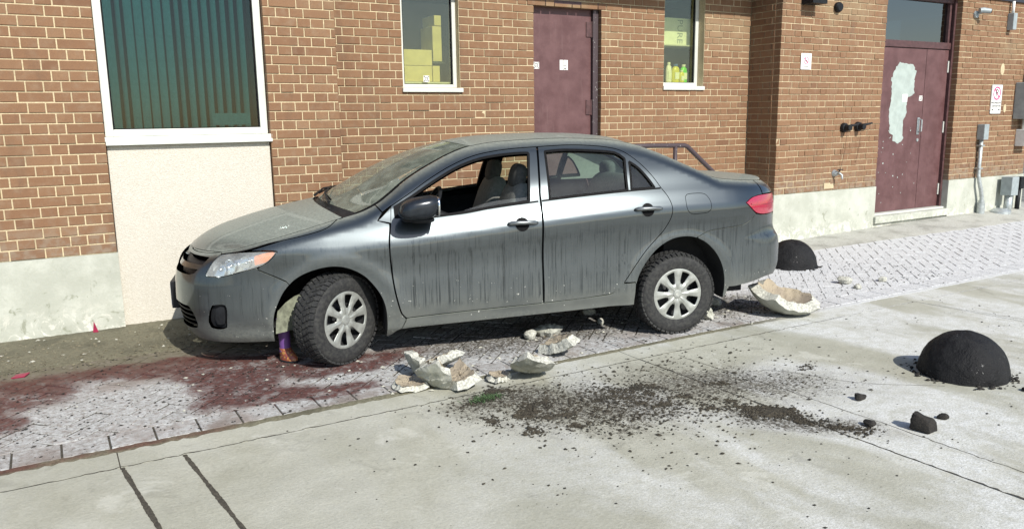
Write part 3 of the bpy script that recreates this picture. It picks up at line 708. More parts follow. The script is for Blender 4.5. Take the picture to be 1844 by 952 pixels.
# ---- wall fittings
def fit(name, loc, label, cat): o = empty(name, loc); tag(o, label, cat); return o
for k, (x, z, lb) in enumerate(((9.487, 1.486, 'black capped hose connection left of its twin on the brick wing'), (9.78, 1.496, 'black capped hose connection nearest the double door'))):
    q = fit('hose_connection', (x, YA, z), lb, 'hose connection')
    a = MB(); Mx = Matrix.Rotation(R_(90), 4, 'X'); a.lathe([(0, .12), (.04, .12), (.042, .10), (.042, .05), (.060, .045), (.066, .02), (.066, .003), (0, .003)], 16, Mx); a.build('cap', M['black'], q, 'auto')
    a = MB(); a.tube([(0.02, -.08, 0.02), (.17, -.115, .045)], [.02, .012], 8); a.build('lever', M['black'], q)
    a = MB(); a.tube([(.0, -.07, -.05), (.005, -.05, -.3), (-.02 if k == 0 else 0, -.012, -.5 if k else -.58)], .0018, 5); a.build('drip_line', M['black'], q)  # thin black cord standing in for a dark drip line on the wall
q = fit('wall_faucet', (9.358, YA, .871), 'small steel faucet low on the brick wing', 'faucet')
a = MB(); a.lathe([(0, .05), (.03, .05), (.045, .015), (.05, .002)], 14, Matrix.Rotation(R_(90), 4, 'X')); a.build('flange', M['steel'], q, 'auto')
a = MB(); a.tube([(0, -.04, 0), (0, -.09, 0), (.01, -.12, -.02), (.01, -.125, -.07)], [.016, .018, .016, .014], 10); a.build('spout', M['steel'], q, 'auto')
a = MB(); a.tube([(0, -.07, 0), (.02, -.075, .05)], .008, 8); a.bbox(-.03, .08, -.085, -.07, .045, .058, .004); a.build('tap_handle', M['black'], q)
a = MB(); a.bbox(9.16, 9.36, YA-.0035, YA-.0005, .665, .745, .001); tag(a.build('wall_label', M['mortar']), 'faint pale painted mark on the brick below the faucet', 'mark')
q = fit('wall_light', (8.66, YA, 3.05), 'dark box wall light at the top of the brick corner', 'light')
a = MB(); a.prism([(-.13, .0), (.14, .0), (.14, .28), (-.13, .28)], -.18, -.0035); a.build('housing', M['black'], q)
a = MB(); a.add([(-.13, -.18, .10), (.14, -.18, .10), (.14, -.36, .19), (-.13, -.36, .19), (-.13, -.18, .28), (.14, -.18, .28), (.14, -.36, .26), (-.13, -.36, .26)], [(0,3,2,1), (4,5,6,7), (0,1,5,4), (1,2,6,5), (2,3,7,6), (3,0,4,7)]); a.build('hood', M['black'], q)
a = MB(); a.add([(-.11, -.182, .106), (.12, -.182, .106), (.12, -.345, .184), (-.11, -.345, .184)], [(0, 1, 2, 3)]); a.build('lens', M['greybox'], q)
q = fit('wall_vent', (9.22, YA, 3.05), 'small black cap on the brick beside the wall light', 'cap'); a = MB(); a.lathe([(0, .06), (.05, .06), (.065, .04), (.065, .003)], 14, Matrix.Rotation(R_(90), 4, 'X')); a.build('cap', M['black'], q, 'auto')
q = fit('security_camera', (12.40, YA, 3.12), 'small grey security camera above the right of the double door', 'camera')
a = MB(); a.lathe([(0, .03), (.05, .03), (.055, .003)], 14, Matrix.Rotation(R_(90), 4, 'X')); a.tube([(0, -.03, 0), (.02, -.11, .04)], .016, 8); a.build('bracket', M['greybox'], q)
a = MB(); a.tube([(-.02, -.07, .05), (.03, -.10, .052), (.10, -.17, .035)], [.038, .042, .036], 12); a.build('body', M['greybox'], q, 'auto')
a = MB(); a.tube([(.10, -.17, .035), (.108, -.178, .033)], .028, 12); a.build('lens', M['black'], q)
q = fit('junction_box', (13.33, YA, 3.06), 'small grey box and white conduit at the top right of the wall', 'junction box')
a = MB(); a.bbox(-.05, .05, -.10, -.0035, -.13, .12, .008); a.build('box', M['greybox'], q); a = MB(); a.tube([(0, -.05, .12), (0, -.05, .30)], .022, 10); a.build('conduit', M['whitepaint'], q, True)
q = fit('conduit_riser', (12.80, YA, .06), 'bent grey conduit rising from the ground right of the double door', 'conduit')
a = MB(); a.tube([(.07, -.09, -.05), (.07, -.09, .16), (.07, -.09, .26), (.02, -.09, .40), (-.02, -.085, .50), (-.03, -.06, .62), (-.02, -.05, .75), (-.02, -.05, 1.2)], .030, 12); a.build('pipe', M['steel'], q, True)
a = MB(); a.tube([(.07, -.09, -.05), (.07, -.09, .17)], .058, 14); a.tube([(.07, -.09, .17), (.07, -.09, .22)], .045, 14); a.build('sleeve', M['steel'], q, 'auto')
a = MB(); a.bbox(-.08, .05, -.12, -.0035, 1.18, 1.42, .01); a.build('box', M['greybox'], q)
for z in (.72, 1.08):
    a = MB(); a.bbox(-.07, .03, -.09, -.0035, z, z+.02, .003); a.build('strap', M['steel'], q)
q = fit('meter_cabinet', (13.95, YA, 1.85), 'large grey electrical cabinet on the far right of the wall', 'cabinet')
a = MB(); a.bbox(-.25, .24, -.22, -.0035, -.30, .28, .012); a.build('cabinet_body', M['greybox'], q); a = MB(); a.bbox(-.22, .21, -.232, -.221, -.27, .25, .005); a.build('cabinet_door', M['greybox'], q)
a = MB(); a.tube([(0, -.1, .28), (0, -.1, 1.2)], .045, 12); a.tube([(0, -.1, -.30), (0, -.1, -.50)], .06, 12); a.build('conduit', M['whitepaint'], q, True)
a = MB(); a.bbox(-.11, .16, -.16, -.0035, -.74, -.47, .01); a.build('lower_box', M['whitepaint'], q)
q = fit('ground_pedestal', (13.52, YA-.16, .05), 'grey box on a short post at the foot of the right wall', 'pedestal')
a = MB(); a.bbox(-.10, .10, -.09, .09, .28, .58, .01); a.build('box', M['greybox'], q); a = MB(); a.tube([(0, 0, -.06), (0, 0, .28)], .06, 12); a.build('post', M['steel'], q, True); a = MB(); a.lathe([(.0, .09), (.10, .08), (.15, .04), (.16, -.05)], 16, Matrix.Translation((-.24, -.02, 0))); a.build('base_collar', M['steel'], q, 'auto')
q = fit('pipe_stub', (13.92, YA-.10, .05), 'dark capped pipe standing at the wall foot on the far right', 'pipe')
a = MB(); a.tube([(0, 0, -.06), (0.005, 0, .36)], .036, 12); a.build('pipe', M['black'], q, True); a = MB(); a.bbox(-.055, .065, -.055, .055, .36, .56, .015); a.build('cap', M['black'], q)
for (x, z, r) in ((13.28, 2.33, .07), (13.45, 1.72, .05)):
    a = MB(); a.lathe([(0, .004), (r*.8, .0035), (r, .0005)], 14, Matrix.Translation((x, YA-.001, z)) @ Matrix.Rotation(R_(90), 4, 'X') @ Matrix.Diagonal((.8, 1.3, 1, 1))); tag(a.build('mortar_patch', M['mortar']), 'pale filler patch on the brick above the parking sign' if z > 2 else 'pale filler patch on the brick right of the parking sign', 'patch')
# ---- things seen inside the two small windows
Yi = YB+.19
def carton(x0, x1, z0, z1, lb, y=Yi, d=.3, rz=0):
    q = empty('cardboard_box', ((x0+x1)/2, y, z0), rz); tag(q, lb, 'box', 'cartons inside the small window')
    hx = (x1-x0)/2; a = MB(); a.bbox(-hx, hx, 0, d, 0, z1-z0, .004); a.build('carton', M['card'], q); a = MB(); a.box(-hx*.98, hx*.98, .10, .155, z1-z0, z1-z0+.002); a.build('tape', M['paper'], q)
carton(3.28, 3.665, 2.07, 2.232, 'lower wide cardboard box inside the window left of the maroon door')
carton(3.28, 3.668, 2.236, 2.398, 'upper wide cardboard box inside the window left of the maroon door')
carton(3.672, 3.755, 2.07, 2.236, 'narrow low cardboard box beside the wide boxes in the window')
carton(3.690, 3.795, 2.285, 2.645, 'tall narrow cardboard box propped beside the wide boxes', Yi+.02)
carton(3.715, 3.795, 2.652, 2.757, 'small cardboard box on top of the tall narrow one', Yi+.02)
for bx, mt in (((3.2, 3.95, YB+.14, YB+.6, 2.03, 2.066), 'alu'), ((3.672, 3.82, YB+.20, YB+.6, 2.262, 2.283), 'dark'), ((6.66, 7.45, YB+.16, YB+.6, 2.05, 2.09), 'alu')):
    sh = MB(); sh.box(*bx); bpart(sh.build('inner_sill', M[mt]))
sticker('window_sticker', 3.52, 3.585, 2.062, 2.127, YB+.098, None); bpy.data.objects['window_sticker'].parent = W2
for o in bpy.data.objects:
    if o.name.startswith('symbol') and o.parent is None: o.parent = W2
q = empty('paper_carton', (7.17, YB+.26, 2.57)); tag(q, 'pale box with grey lettering in the window right of the maroon door', 'box')
a = MB(); a.bbox(-.28, .28, 0, .2, 0, .33, .004); a.build('carton', M['paper'], q); a = MB(); text_mb(a, 'PURE', .13, Matrix.Translation((.02, -.002, .165)) @ RX @ Matrix.Rotation(R_(-90), 4, 'Z')); a.build('lettering', M['greybox'], q)
a = MB(); a.box(6.70, 7.40, YB+.2, YB+.5, 2.55, 2.566); bpart(a.build('shelf', M['alu']))
M['bot_y'] = simple('yellow_bottle', (.62, .58, .05), .35, 0, .1, 9); M['bot_g'] = simple('green_bottle', (.12, .62, .03), .35, 0, .1, 9); M['bot_b'] = simple('blue_bottle_cap', (.06, .14, .40), .4, 0, .1, 9)
def bottle(x, h, r, body, cap, lb, y=YB+.22):
    q = empty('bottle', (x, y, 2.09)); tag(q, lb, 'bottle', 'cleaning bottles on the window sill')
    a = MB(); a.lathe([(0, 0), (r, 0), (r, h*.62), (r*.85, h*.78), (r*.45, h*.86), (r*.4, h*.88)], 16, Matrix.Diagonal((1, .6, 1, 1))); a.build('bottle_body', M[body], q, 'auto')
    a = MB(); a.lathe([(r*.48, h*.88), (r*.5, h*.99), (0, h)], 12, Matrix.Diagonal((1, .8, 1, 1))); a.build('cap', M[cap], q, 'auto')
    a = MB(); a.box(-r*.6, r*.6, -r*.62, -r*.6, h*.2, h*.55); a.build('label', M['paper'], q)
bottle(7.10, .24, .062, 'bot_y', 'bot_b', 'yellow bottle with blue cap in the window'); bottle(7.235, .235, .055, 'bot_g', 'whitepaint', 'bright green bottle with white cap in the window'); bottle(6.985, .26, .045, 'whitepaint', 'whitepaint', 'white bottle left of the yellow bottle in the window'); bottle(7.17, .16, .04, 'bot_y', 'whitepaint', 'small yellow bottle between the yellow and green bottles', YB+.18)
# ------------------------------------------------------------------ car: a ribbon surface P(s, z) runs round the body, a deck surface lies over it
def hermite(xs,ys,x):
    xs=np.asarray(xs,float);ys=np.asarray(ys,float);x=np.clip(np.asarray(x,float),xs[0],xs[-1])
    h=np.diff(xs);d=np.diff(ys)/h
    m=np.zeros(len(xs));m[0]=d[0];m[-1]=d[-1]
    for i in range(1,len(xs)-1):
        if d[i-1]*d[i]>0:
            w1=2*h[i]+h[i-1];w2=h[i]+2*h[i-1];m[i]=(w1+w2)/(w1/d[i-1]+w2/d[i])
    i=np.clip(np.searchsorted(xs,x,side='right')-1,0,len(xs)-2)
    t=(x-xs[i])/h[i]
    return ((1+2*t)*(1-t)**2)*ys[i]+t*(1-t)**2*h[i]*m[i]+t*t*(3-2*t)*ys[i+1]+t*t*(t-1)*h[i]*m[i+1]
PS=[-1.78,-1.48,-1.25,-1.05,-.86,-.66,-.45,0,.5,1.0,1.5,2.2,2.6,3.0,3.2,3.36,3.5,3.62,3.76,4.0,4.35]
PX=[-1.085,-1.065,-1.005,-.905,-.785,-.632,-.45,0,.5,1.0,1.5,2.2,2.6,2.998,3.195,3.35,3.483,3.587,3.672,3.725,3.74]
PY=[0,-.29,-.505,-.66,-.75,-.80,-.838,-.872,-.882,-.886,-.888,-.888,-.884,-.872,-.852,-.822,-.775,-.705,-.60,-.37,0]
def plan(s):
    return hermite(PS,PX,s),hermite(PS,PY,s)
def plan_n(s):
    e=.02
    x0,y0=plan(s-e);x1,y1=plan(s+e)
    dx,dy=x1-x0,y1-y0
    l=np.hypot(dx,dy)+1e-9
    nx,ny=-dy/l,dx/l   # inward
    nx=np.where(s<=PS[0]+e,1,nx);ny=np.where(s<=PS[0]+e,0,ny)
    nx=np.where(s>=PS[-1]-e,-1,nx);ny=np.where(s>=PS[-1]-e,0,ny)
    return nx,ny
ZT=([-1.78,-1.3,-1.0,-.72,-.55,-.37,-.19,0,.1,.22,.34,.44,.55,.66,.78,.93,1.07,1.3,1.75,2.1,2.34,2.53,2.72,2.86,2.92,3.0,3.11,3.39,3.6,4.35],
    [.80,.80,.805,.825,.86,.90,.945,.995,1.02,1.05,1.10,1.165,1.245,1.31,1.37,1.437,1.48,1.51,1.525,1.512,1.475,1.41,1.325,1.26,1.232,1.2,1.185,1.165,1.155,1.14])
def zt(s): return hermite(*ZT,s)
def belt(s): return hermite([-1.8,0,.4,.76,1.5,2.5,3.4,4.35],[-.10,-.10,-.085,-.06,.005,.065,.075,.075],s)
FLZ=[.10,.16,.20,.24,.30,.34,.42,.55,.68,.78,.84,.88,.92,.97,1.03,1.09,1.2,1.3,1.4,1.55]
FLO=[.15,.09,.055,.032,.022,.012,.004,.006,.010,.006,.001,.0,.004,.020,.046,.078,.135,.20,.272,.39]
NOZ=[.10,.18,.24,.32,.45,.58,.66,.74,.82,.9,1.0,1.55]
NOO=[.20,.10,.055,.02,.0,.004,.02,.055,.105,.16,.22,.6]
TLZ=[.20,.34,.40,.5,.62,.70,.74,.80,.95,1.05,1.15,1.55]
TLO=[.14,.055,.02,.0,.0,.012,.04,.055,.06,.075,.12,.5]
def sm(a,b,x):
    t=np.clip((x-a)/(b-a),0,1);return t*t*(3-2*t)
def off(s,z):
    zz=z-belt(s)*sm(.45,.85,z)
    f=hermite(FLZ,FLO,zz);n=hermite(NOZ,NOO,z);t=hermite(TLZ,TLO,z)
    wn=1-sm(-1.15,-.30,s);wt=sm(3.1,3.62,s)
    o=f*(1-wn)*(1-wt)+n*wn+t*wt
    # wheel arch flares
    for cx,cz,R in ((.03,.30,.44),(2.655,.31,.46)):
        r=np.hypot(s-cx,z-cz)
        o=o-.012*np.exp(-((r-R)/.05)**2)
    Z=zt(s);r=.075;v=.095
    u=.955*np.clip((z-(Z-v))/v,0,1)
    return o+r*(1-np.sqrt(1-u*u))
def P(s,z):
    s=np.asarray(s,float);z=np.asarray(z,float)
    x,y=plan(s);nx,ny=plan_n(s);o=off(s,z)
    yy=np.minimum(y+ny*o,0)
    return np.stack([x+nx*o,yy,z+0*x],-1)
car = empty('sedan_car', (1.607+.86*.252, 5.195+.86*.968, 0), math.atan2(-.252, .968))
tag(car, 'dirty dark grey four-door sedan parked askew with its front wheels turned', 'car')
def paint_mat():
    t = NT('grey_metallic_paint'); p = t.obj(); x = t.sep(p)
    s1 = t.noise(t.mapv(p, (105, 105, .8)), 1.0, 4, .65); s2 = t.noise(t.mapv(p, (26, 26, 1.6), (4, 2, 0)), 1.0, 3, .6); sp = t.noise(p, 60, 5, .75); big = t.noise(p, 2.6, 4, .6)
    hz = t.math('MULTIPLY', t.ramp(x[2], .96, .36, 0, 1, False), t.ramp(x[0], -.75, -.2, .25, 1))
    dust = t.math('MULTIPLY', hz, t.ramp(big, .25, .7, .55, .95))
    run = t.math('MULTIPLY', t.ramp(s1, .50, .60), t.ramp(s2, .34, .58, .25, 1))
    run = t.math('MULTIPLY', run, t.math('MULTIPLY', t.ramp(x[2], .34, .44), t.ramp(x[2], .98, .80)))
    dust = t.math('MULTIPLY', dust, t.math('SUBTRACT', 1, t.math('MULTIPLY', run, .9)))
    # extra mud behind the wheels and on the sill
    mud = t.math('MULTIPLY', t.ramp(x[2], .46, .22), .8)
    for cx in (.03, 2.655):
        d = t.n('ShaderNodeVectorMath', operation='DISTANCE'); q = t.mapv(p, (1, 0, 1)); t.l(q, d.inputs[0]); d.inputs[1].default_value = (cx, 0, .31)
        mud = t.math('MAXIMUM', mud, t.math('MULTIPLY', t.ramp(d.outputs['Value'], .52, .44), t.ramp(s1, .3, .6, .45, .8)))
    mud = t.math('MULTIPLY', mud, t.ramp(sp, .3, .6, .55, 1))
    nz = t.sep(t.nrm())[2]
    top = t.math('MULTIPLY', t.ramp(nz, .62, .98), t.ramp(sp, .25, .75, .52, .78))
    fac = t.math('MAXIMUM', t.math('MAXIMUM', t.math('MULTIPLY', dust, .80), mud), top, clamp=True)
    c = t.mix(fac, (.078, .090, .096), t.mix(t.ramp(nz, .5, .9), t.mix(t.ramp(x[2], .30, .55), (.135, .140, .122), (.068, .077, .073)), (.31, .33, .275)))
    c = t.mix(t.math('MULTIPLY', run, t.ramp(x[0], .1, .7, .12, .42)), c, (.020, .024, .026))
    chips = t.math('MULTIPLY', t.math('GREATER_THAN', t.noise(p, 55, 2, .5), .74), t.ramp(x[2], .62, .42)); c = t.mix(chips, c, (.60, .60, .55))
    t.set(c, t.ramp(fac, 0, .7, .30, .72, False), t.ramp(fac, .0, .8, .92, .0, False))
    t.val(t.ramp(fac, 0, .7, .9, .15, False), t.b.inputs['Coat Weight']); t.b.inputs['Coat Roughness'].default_value = .06
    return t.m
M['paint'] = paint_mat()
M['carglass'] = glass('car_side_glass', (.78, .92, .84), .03, (.4, .42, .38)); M['frontglass'] = glass('clear_side_glass', (.75, .86, .82), .05)
M['wsglass'] = glass('dusty_windshield', (.82, .90, .84), .30, (.40, .44, .36))
M['lens'] = glass('headlight_lens', (.93, .95, .95), .26, (.7, .72, .70)); M['chrome'] = simple('reflector_chrome', (.72, .74, .74), .16, 1.0, .05, 20)
M['amber'] = simple('amber_lens', (.75, .20, .03), .25, 0, .1, 30)
def tail_mat():
    t = NT('red_lens'); v = t.n('ShaderNodeTexVoronoi'); t.l(t.obj(), v.inputs[0]); v.inputs['Scale'].default_value = 120
    c = t.mix(v.outputs['Distance'], (.42, .008, .045), (.26, .004, .025)); return t.set(c, .12, 0, **{'Coat Weight': 1.0, 'Specular IOR Level': .7})
M['tail'] = tail_mat()
M['silver'] = simple('silver_hubcap', (.35, .36, .335), .42, .45, .12, 25)
M['wheelsteel'] = simple('dark_steel_wheel', (.035, .036, .038), .6, .3, .3, 30)
def tyre_mat():
    t = NT('tyre_rubber'); n = t.noise(t.obj(), 40, 5, .7); c = t.mix(t.ramp(n, .35, .75), (.012, .012, .013), (.045, .045, .041)); t.bump(n, .002, .5); return t.set(c, .82)
M['tyre'] = tyre_mat()
M['seat'] = simple('seat_fabric', (.085, .085, .08), .9, 0, .2, 40); M['seat_light'] = simple('grey_seat_fabric', (.20, .20, .18), .9, 0, .15, 40)
M['liner'] = simple('roof_lining', (.42, .42, .38), .95, 0, .06, 30); M['mirror'] = simple('dark_mirror_paint', (.018, .022, .028), .25, .3, .2, 20); M['grip'] = simple('grey_handle', (.17, .185, .19), .35, .6, .1, 30); M['plate'] = simple('number_plate', (.70, .72, .74), .4, .1, .05, 20)
M['liner_dirty'] = simple('muddy_liner', (.17, .18, .13), .9, 0, .35, 25)
M['under'] = simple('underbody', (.012, .012, .012), .8, 0, .3, 10)
def cat_(pts, step=.02, closed=False):
    """Catmull-Rom resample of an open 2-D polyline"""
    P_ = [np.array(a, float) for a in pts]; out = []
    for i in range(len(P_)-1):
        p0, p1, p2, p3 = P_[max(i-1, 0)], P_[i], P_[i+1], P_[min(i+2, len(P_)-1)]; n = max(1, int(np.linalg.norm(p2-p1)/step))
        for k in range(n):
            t = k/n; q = .5*((2*p1)+(-p0+p2)*t+(2*p0-5*p1+4*p2-p3)*t*t+(-p0+3*p1-3*p2+p3)*t**3); out.append(tuple(q))
    out.append(tuple(P_[-1])); return out
def lin(pts, step=.02):
    out = []
    for a, b in zip(pts, pts[1:]):
        a, b = np.array(a, float), np.array(b, float); n = max(1, int(np.linalg.norm(b-a)/step)); out += [tuple(a+(b-a)*k/n) for k in range(n)]
    return out+[tuple(pts[-1])]
def ztc(a, b, step=.02):
    n = max(2, int(abs(b-a)/step)); return [(s, float(zt(np.array(s)))-.0005) for s in np.linspace(a, b, n+1)]
def dedup(poly):
    out = []
    for q in poly:
        if not out or math.hypot(q[0]-out[-1][0], q[1]-out[-1][1]) > .0035: out.append(q)
    if math.hypot(out[0][0]-out[-1][0], out[0][1]-out[-1][1]) < .0035: out.pop()
    return out
def inside(poly, pts):
    x, y = pts[:, 0], pts[:, 1]; r = np.zeros(len(pts), bool); n = len(poly)
    for i in range(n):
        (x0, y0), (x1, y1) = poly[i], poly[(i+1) % n]
        if y0 == y1: continue
        c = ((y0 > y) != (y1 > y)) & (x < (x1-x0)*(y-y0)/(y1-y0)+x0); r ^= c
    return r
def distb(poly, pts):
    d = np.full(len(pts), 9.); n = len(poly)
    for i in range(n):
        a = np.array(poly[i]); b = np.array(poly[(i+1) % n]); ab = b-a; t = np.clip(((pts-a)@ab)/max(ab@ab, 1e-12), 0, 1); d = np.minimum(d, np.linalg.norm(pts-(a+t[:, None]*ab), axis=1))
    return d
def patch2(outline, holes=(), step=.026):
    """triangulate a polygon with holes; returns 2-D points, triangles, boundary loops (indices)"""
    outline = dedup(outline); holes = [dedup(h) for h in holes]
    a = np.array(outline); gx = np.arange(a[:, 0].min(), a[:, 0].max(), step); gy = np.arange(a[:, 1].min(), a[:, 1].max(), step)
    G = np.array([(x+(step/2 if j % 2 else 0), y) for j, y in enumerate(gy) for x in gx])
    if len(G):
        ok = inside(outline, G) & (distb(outline, G) > step*.45)
        for h in holes: ok &= ~inside(h, G) & (distb(h, G) > step*.45)
        G = G[ok]
    vs = []; es = []; loops = []
    for lp in [outline]+holes:
        k = len(vs); vs += lp; n = len(lp); es += [(k+i, k+(i+1) % n) for i in range(n)]; loops.append(list(range(k, k+n)))
    vs += [tuple(q) for q in G]
    r = delaunay_2d_cdt([Vector((float(q[0]), float(q[1]))) for q in vs], es, [], 0, 1e-6)
    V = np.array([(q.x, q.y) for q in r[0]]); T = np.array(r[2]); orig = r[3]
    inv_ = {}
    for i, o in enumerate(orig):
        for j in o: inv_[j] = i
    c = V[T].mean(1); ok = inside(outline, c)
    for h in holes: ok &= ~inside(h, c)
    T = T[ok]; loops = [[inv_[i] for i in lp if i in inv_] for lp in loops]
    return V, T, loops
def Pn(s, z, inset=0):
    """surface point and outward normal, optionally pushed inwards"""
    e = 1e-3; s = np.clip(s, PS[0]+.002, PS[-1]-.002); p = P(s, z); a = P(s+e, z)-P(s-e, z); b = P(s, z+e)-P(s, z-e); n = np.cross(a, b); n /= np.linalg.norm(n, axis=-1, keepdims=True)+1e-12
    # s runs nose -> tail along the left side: a x b points inwards or outwards; force outwards (away from the spine)
    c = p.copy(); c[..., 0] = np.clip(c[..., 0], -.4, 3.0); c[..., 1] = 0; c[..., 2] = np.minimum(c[..., 2]-.05, .7)
    f = np.sign(((p-c)*n).sum(-1, keepdims=True)); f[f == 0] = 1; n = n*f
    return p-n*inset, n
class Surf:
    """collects patches of one part: verts, faces, normals"""
    def __init__(s): s.v = []; s.f = []; s.n = []
    def add(s, v, f, n):
        k = len(s.v); s.v += [tuple(a) for a in v]; s.n += [tuple(a) for a in n]; s.f += [tuple(int(i)+k for i in a) for a in f]
    def side(s, outline, holes=(), sgn=-1, inset=0, flange=.022, step=.026, dent=None):
        V, T, loops = patch2(outline, holes, step); p, n = Pn(V[:, 0], V[:, 1], inset)
        if dent is not None: p = p-n*dent(V[:, 0], V[:, 1])[:, None]
        m = np.array([1, -sgn*1., 1]); m[1] = 1 if sgn < 0 else -1
        fl = []
        ta = np.cross(p[T[:, 1]]-p[T[:, 0]], p[T[:, 2]]-p[T[:, 0]]); flip = (ta*n[T[:, 0]]).sum(1) < 0; T = T.copy(); T[flip] = T[flip][:, ::-1]
        if sgn > 0: T = T[:, ::-1]
        s.add(p*m, T, n*m)
        if flange:
            for lp in loops:
                if len(lp) < 3: continue
                q = p[lp]; qn = n[lp]; inn = q-qn*flange; cen = q.mean(0); k = len(lp); nn = []
                for i in range(k):
                    t_ = q[(i+1) % k]-q[i-1]; x_ = np.cross(t_, qn[i]); x_ /= np.linalg.norm(x_)+1e-9; nn.append(x_)
                nn = np.array(nn)
                if lp is loops[0] and ((q-cen)*nn).sum() < 0: nn = -nn
                if lp is not loops[0] and ((q-cen)*nn).sum() > 0: nn = -nn
                s.add(np.vstack([q, inn])*m, [(i, (i+1) % k, k+(i+1) % k, k+i) for i in range(k)], np.vstack([nn, nn])*m)
        return s
    def strip(s, edge, cen, nt=24, pw=2., t0=-1, t1=1, lift=0., zp=None):
        """deck between left edge curve and its mirror, over the centre curve; edge, cen: arrays (n,3)"""
        edge, cen = np.array(edge), np.array(cen); T_ = np.linspace(t0, t1, nt+1); n = len(edge)
        g = np.zeros((n, nt+1, 3))
        for j, t in enumerate(T_):
            k = abs(t)**pw; g[:, j, 0] = cen[:, 0]+(edge[:, 0]-cen[:, 0])*k; g[:, j, 2] = cen[:, 2]+(edge[:, 2]-cen[:, 2])*abs(t)**(zp or pw); g[:, j, 1] = edge[:, 1]*(-t)
        g[:, :, 1] *= -1
        g[:, :, 2] += lift
        du = np.gradient(g, axis=0); dv = np.gradient(g, axis=1); nn = np.cross(du, dv); nn /= np.linalg.norm(nn, axis=-1, keepdims=True)+1e-12; nn[nn[..., 2] < 0] *= -1
        f = [(i*(nt+1)+j, (i+1)*(nt+1)+j, (i+1)*(nt+1)+j+1, i*(nt+1)+j+1) for i in range(n-1) for j in range(nt)]
        V = g.reshape(-1, 3); a, b, c = V[f[0][0]], V[f[0][1]], V[f[0][2]]
        if np.cross(b-a, c-a)[2] < 0: f = [q[::-1] for q in f]
        s.add(V, f, nn.reshape(-1, 3)); return s
    def build(s, name, mat, parent=None): return mk(name, s.v, s.f, mat, parent or car, True, s.n)
# traced outlines in (s, z)
arch_f = cat_([(-.396, .199), (-.386, .368), (-.354, .466), (-.302, .559), (-.235, .627), (-.152, .672), (-.052, .699), (.041, .703), (.133, .679), (.225, .623), (.289, .549), (.333, .476), (.359, .394), (.368, .288), (.363, .165)])
i619 = min(range(len(arch_f)), key=lambda i: abs(arch_f[i][0]+.272)+(arch_f[i][0] > 0))
arch_r = cat_([(2.246, .266), (2.248, .35), (2.256, .431), (2.287, .519), (2.357, .622), (2.441, .703), (2.547, .757), (2.656, .771), (2.756, .755), (2.849, .706), (2.933, .625), (2.99, .529), (3.015, .435), (3.024, .329), (3.025, .253)])
iseam = min(range(len(arch_r)), key=lambda i: abs(arch_r[i][0]-2.765)+abs(arch_r[i][1]-.75))
i445 = min(range(len(arch_r)), key=lambda i: abs(arch_r[i][1]-.44)+(arch_r[i][0] > 2.6))
HL_low = cat_([(-.791, .801), (-.847, .765), (-.89, .716), (-.918, .672)])+cat_([(-.905, .665), (-.772, .662), (-.626, .689), (-.487, .719), (-.405, .755), (-.335, .822)])
HL_top = cat_([(-.335, .824), (-.44, .828), (-.619, .820), (-.791, .803)])
headlight = HL_low+HL_top
shut = cat_([(-.79, .806), (-.62, .824), (-.50, .848), (-.401, .873), (-.298, .893), (-.205, .910), (-.115, .929), (-.037, .950), (.012, .972), (.05, 1.0), (.072, 1.0125)])
fd_front = cat_([(.437, 1.080), (.424, .972), (.407, .829), (.415, .668), (.429, .53), (.455, .399), (.475, .338), (.50, .308)])
fd_bot = cat_([(.51, .305), (.951, .322), (1.514, .337)])
bl_f = cat_([(1.567, 1.462), (1.524, 1.19), (1.514, 1.073), (1.507, .733), (1.513, .337)])
frame_f = cat_([(.437, 1.087), (.594, 1.178), (.742, 1.267), (.908, 1.350), (1.073, 1.410), (1.236, 1.441), (1.399, 1.457), (1.571, 1.465)])
frame_r = cat_([(1.571, 1.465), (1.792, 1.473), (1.956, 1.468), (2.119, 1.451), (2.235, 1.418), (2.34, 1.338), (2.425, 1.237), (2.482, 1.143)])
rd_rear = cat_([(2.482, 1.143), (2.526, 1.073), (2.547, 1.003), (2.540, .941), (2.515, .885), (2.47, .82), (2.4, .751), (2.325, .676), (2.249, .580), (2.153, .447), (2.106, .400), (2.06, .372)])
rd_bot = cat_([(2.05, .366), (1.8, .348), (1.520, .338)])
win_f = cat_([(.600, 1.155), (.777, 1.255), (.943, 1.336), (1.108, 1.389), (1.269, 1.414), (1.431, 1.425), (1.492, 1.424)])+cat_([(1.497, 1.418), (1.462, 1.25), (1.436, 1.089)])+cat_([(1.430, 1.084), (1.165, 1.054), (.933, 1.024), (.768, 1.008), (.60, .998)])+lin([(.585, 1.003), (.590, 1.148)])
win_r = cat_([(1.624, 1.432), (1.78, 1.440), (2.025, 1.428), (2.172, 1.410), (2.236, 1.366)])+cat_([(2.237, 1.36), (2.218, 1.25), (2.208, 1.14)])+cat_([(2.20, 1.134), (1.9, 1.115), (1.592, 1.092)])+lin([(1.588, 1.097), (1.620, 1.426)])
win_q = cat_([(2.268, 1.343), (2.328, 1.298), (2.393, 1.214), (2.430, 1.150)])+cat_([(2.424, 1.145), (2.234, 1.138)])+lin([(2.235, 1.145), (2.264, 1.338)])
fuel = cat_([(2.668, 1.073), (2.687, 1.089), (2.75, 1.094), (2.821, 1.091), (2.858, 1.070), (2.881, 1.021), (2.876, .968), (2.850, .948), (2.78, .942), (2.718, .940), (2.690, .953), (2.669, .995), (2.668, 1.073)])[:-1]
tail_o = cat_([(3.208, 1.003), (3.278, 1.036), (3.36, 1.049), (3.46, 1.052), (3.60, 1.050)])+cat_([(3.70, 1.048), (3.71, .98), (3.70, .90)])+cat_([(3.69, .896), (3.55, .894), (3.42, .898), (3.335, .914), (3.281, .945), (3.208, 1.003)])[:-1]
rseam = cat_([(2.762, .760), (2.869, .800), (3.02, .817), (3.174, .829), (3.262, .858), (3.329, .909)])
